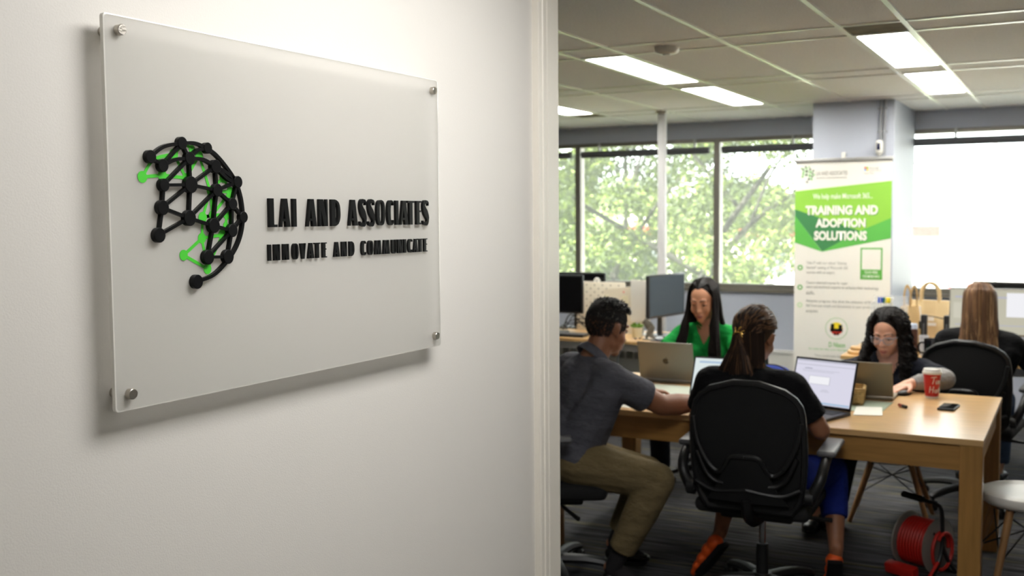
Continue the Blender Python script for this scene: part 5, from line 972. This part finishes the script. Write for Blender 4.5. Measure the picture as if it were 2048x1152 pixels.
for i in range(7500):
    a = rn.uniform(0, 6.283); z = rn.uniform(-1.0, 1); rxy = math.sqrt(max(0, 1-z*z)); n_ = V(rxy*math.cos(a), rxy*math.sin(a), z)
    p = V(n_.x*.0755, -.018+n_.y*.0935, .036+n_.z*.088)
    if p.y > .050 and p.z < .088: continue
    lim = -.012 if p.y > .0 else -.052
    if p.z < lim or (p.y > -.030 and p.y < .012 and p.z < .035): continue
    if p.z < .03 and rn.random() > (p.z-lim)/(.03-lim)*.8+.3: continue
    if n_.z > .45: d = V(n_.x*.3+rn.gauss(0, .5), .8+rn.gauss(0, .3), .25+rn.gauss(0, .35)).normalized(); L = .018 if p.y < .02 else .028
    else: d = V(rn.gauss(0, .2), -.2*n_.y, -1).normalized()+n_*.12; L = .011
    q = p+n_*.0015; m_ = q+d*L*.5+n_*L*.22; e = q+d*L+n_*(L*.05)
    (pf if p.z < .045 else pb if rn.random() < (.12 if n_.z < .6 else .05) else pa).append([HM @ q, HM @ m_, HM @ e])
strands('hair', mat('hair_fade', (44, 34, 29), rough=.7), put, pf, .0011, sm=1, seg=3); strands('hair', mat('hair_near_black', (24, 21, 20), rough=.6), put, pa, .0017, sm=2, seg=3); strands('grey_hair', mat('hair_grey', (98, 92, 86), rough=.6), put, pb, .0013, sm=2, seg=3)
put(G().box(tuple(J['pelvis']+V(.09, -.10, .085)), (.035, .008, .03), (0, 0, R(50)), bev=.003).obj('belt_buckle', msteel, None))
g = G(); ms = mat('sock_dark', (30, 27, 30), rough=.9)
for s_ in ('L', 'R'): g = G(); g.cyl(J['k'+s_].lerp(J['a'+s_], .70), J['a'+s_], .040, .036, 20); g.cap(J['a'+s_], J['a'+s_].lerp(J['t'+s_], .85), .036, .030); put(g.obj('sock', ms, None))
# woman in green
sk = skinm('skin_tan', (204, 150, 118)); mgr_ = cloth('polo_green', (24, 142, 62))
J = dict(pelvis=(-1.95, 6.20, .56), neck=(-1.948, 6.085, .995), head=(-1.958, 6.015, 1.140), face=(178, -14, 0), sL=(-1.785, 6.08, .930), sR=(-2.115, 6.08, .930), eL=(-1.70, 5.93, .80), eR=(-2.215, 5.95, .800), wL=(-1.85, 5.70, .797), wR=(-2.03, 5.70, .797),
         hL=(-1.87, 6.18, .55), hR=(-2.03, 6.18, .55), kL=(-1.84, 5.80, .52), kR=(-2.17, 5.84, .52), aL=(-1.86, 5.95, .10), aR=(-2.20, 5.96, .10), tL=(-1.86, 5.80, .04), tR=(-2.22, 5.82, .04))
t, J, HM, put, fwd, right, up = person('woman in a bright green polo shirt with long straight black hair, facing the viewer', J, sk, mgr_, cloth('trousers_dark_navy', (22, 24, 34)), wd=1.0, sleeve=.62, hem=.9, bust=.012, shoe=(mkb, mkb), neck_r=.044, head_s=1.0, collar=mgr_, lipc=(160, 92, 84), vneck=.085)
rn = random.Random(5); g = G(); haircap(g, HM, .0); g.ell((0, -.055, -.06), (.075, .045, .10), M=HM); put(finish(g.obj('hair_base', mh_blk, None), .005, 6)); HY = Matrix.Translation(J['head']) @ Matrix.Rotation(R(176), 4, 'Z'); pa = []
for i in range(900):
    phi = rn.choice((-1, 1))*R(rn.uniform(0, 138) if i % 3 else rn.uniform(95, 138)); fr = abs(phi) > 1.75
    pa.append(falling(rn, HM, HY, phi, (.38 if fr else .42)+rn.uniform(-.05, .03), rn.uniform(.05, .80) if fr else rn.uniform(.1, .6), .100, -.10, px=.006))
strands('hair', mh_blk, put, pa, .0036)
# curly haired woman with glasses
sk = skinm('skin_light_tan', (224, 174, 148)); mnv = cloth('jacket_navy', (26, 28, 38)); mgy = cloth('sleeve_grey', (150, 148, 146))
J = dict(pelvis=(-.87, 5.97, .525), neck=(-.875, 5.92, .875), head=(-.888, 5.845, 1.012), face=(170, -17, 0), sL=(-.70, 5.93, .815), sR=(-1.05, 5.93, .815), eL=(-.590, 5.74, .805), eR=(-1.13, 5.78, .80), wL=(-.735, 5.575, .795), wR=(-1.00, 5.60, .795),
         hL=(-.80, 5.93, .50), hR=(-.95, 5.93, .50), kL=(-1.01, 5.49, .52), kR=(-1.10, 5.43, .52), aL=(-1.10, 5.62, .11), aR=(-1.18, 5.54, .11), tL=(-1.11, 5.47, .04), tR=(-1.19, 5.39, .04), fL=(-.16, -.22, -.05))
t, J, HM, put, fwd, right, up = person('woman with long curly black hair and clear glasses in a navy jacket', J, sk, mnv, cloth('jeans_black', (28, 30, 36)), wd=1.0, sleeve=.80, hem=.9, bust=.01, shoe=(mkb, mkb), neck_r=.042, head_s=.98, collar=mnv, lipc=(172, 100, 98), vneck=.09)
for s_ in ('L', 'R'):
    g = G(); a, b_ = J['e'+s_], J['w'+s_]; g.cap(J['s'+s_].lerp(a, .62), a, .052, .054); g.cap(a, a.lerp(b_, .5), .054, .050); g.cyl(a.lerp(b_, .45), a.lerp(b_, .84), .046, .038, 20); g.cyl(a.lerp(b_, .82), a.lerp(b_, .93), .034, .033, 20)
    for k in range(4): g.ell(tuple(a.lerp(b_, .15+.18*k)), (.046, .047, .020), (0, .5*k, .3*k))
    put(finish(g.obj('sleeve', mgy, None), .006, 4))['label'] = 'grey rolled sweatshirt sleeve'
rn = random.Random(9); g = G(); haircap(g, HM, .002); g.ell((0, -.055, -.05), (.085, .050, .11), M=HM); put(finish(g.obj('hair_base', mh_blk, None), .005, 6)); HY = Matrix.Translation(J['head']) @ Matrix.Rotation(R(172), 4, 'Z'); pa = []
for i in range(620):
    phi = rn.choice((-1, 1))*R(rn.uniform(0, 142) if i % 3 else rn.uniform(85, 142)); fr = abs(phi) > 1.75
    pa.append(falling(rn, HM, HY, phi, rn.uniform(.17, .285), .42, .062, -.09, px=.004, k=rn.uniform(0, .010)))
strands('hair', mh_blk, put, pa, .0024, sm=11, seg=4, flat=1.3, curl=lambda: (rn.uniform(.008, .019), rn.uniform(6, 10), rn.uniform(0, 6.28)))
mgl_ = mat('clear_frame', (176, 184, 196), rough=.2, alpha=.7); g = G()
for s_ in (-1, 1):
    P = [HM @ V(s_*.033+.026*math.cos(a)*(1.05 if math.sin(a) > 0 else .95), .096-.010*abs(math.cos(a) if s_*math.cos(a) > 0 else 0), -.001+.021*math.sin(a)) for a in [2*math.pi*i/20 for i in range(21)]]; g.tube(P, .0015, 6)
    g.tube([HM @ V(s_*.059, .086, .010), HM @ V(s_*.075, .045, .008), HM @ V(s_*.080, -.012, .004)], .0020, 6)
g.tube([HM @ V(-.008, .098, .003), HM @ V(0, .101, .006), HM @ V(.008, .098, .003)], .0022, 6, smooth=3); gg = put(g.obj('glasses', mgl_, None)); gg['label'] = 'clear-framed glasses'
for s_ in (-1, 1): o = G().ell((s_*.033, .0955, -.001), (.024, .0008, .019), M=HM).obj('lens', mat('spectacle_lens', (240, 244, 248), rough=.05, alpha=.12), gg)
t = thing('computer_mouse', 'dark computer mouse under the hand of the woman with curly hair', 'mouse', (-.750, 5.49, .7502), R(150)); G().ell((0, 0, .012), (.028, .045, .014)).obj('shell', mkb, t); G().cyl((0, .02, .022), (0, .032, .020), .004, seg=10).obj('wheel', mgp, t)
# long haired woman at the right desk, back view
sk = skinm('skin_fair', (214, 170, 144)); mbk2 = cloth('cardigan_black', (20, 20, 22))
J = dict(pelvis=(-.50, 6.45, .57), neck=(-.488, 6.50, .985), head=(-.492, 6.525, 1.122), face=(4, -8, 0), sL=(-.665, 6.48, .925), sR=(-.315, 6.48, .915), eL=(-.73, 6.62, .80), eR=(-.215, 6.62, .775), wL=(-.62, 6.84, .797), wR=(-.27, 6.84, .797),
         hL=(-.58, 6.50, .555), hR=(-.42, 6.50, .555), kL=(-.60, 6.92, .53), kR=(-.38, 6.92, .53), aL=(-.60, 6.90, .10), aR=(-.40, 6.90, .10), tL=(-.61, 7.06, .04), tR=(-.39, 7.06, .04))
t, J, HM, put, fwd, right, up = person('woman with long light brown hair in a black cardigan at the right desk', J, sk, mbk2, cloth('jeans_blue', (60, 76, 100)), wd=1.04, sleeve=1.9, hem=.88, shoe=(mkb, mkb), neck_r=.044, face=True, lipc=(178, 106, 98))
rn = random.Random(13); g = G(); haircap(g, HM, .002); g.ell((0, -.05, -.04), (.077, .050, .10), M=HM); put(finish(g.obj('hair_base', mh_md, None), .005, 6)); HY = Matrix.Translation(J['head']) @ Matrix.Rotation(R(4), 4, 'Z'); pa, pb, pc = [], [], []
for i in range(1100):
    phi = R(rn.uniform(-128, 128)); z = rn.random(); L = falling(rn, HM, HY, phi, rn.uniform(.30, .40), .12, -.045, -.150)
    (pa if z < .5 else pb if z < .78 else pc).append(L)
strands('hair', mh_md, put, pa, .0034); strands('hair', hairmat('hair_mid_brown', (118, 88, 60)), put, pb, .0034); strands('hair_highlights', mh_lt, put, pc, .0030)
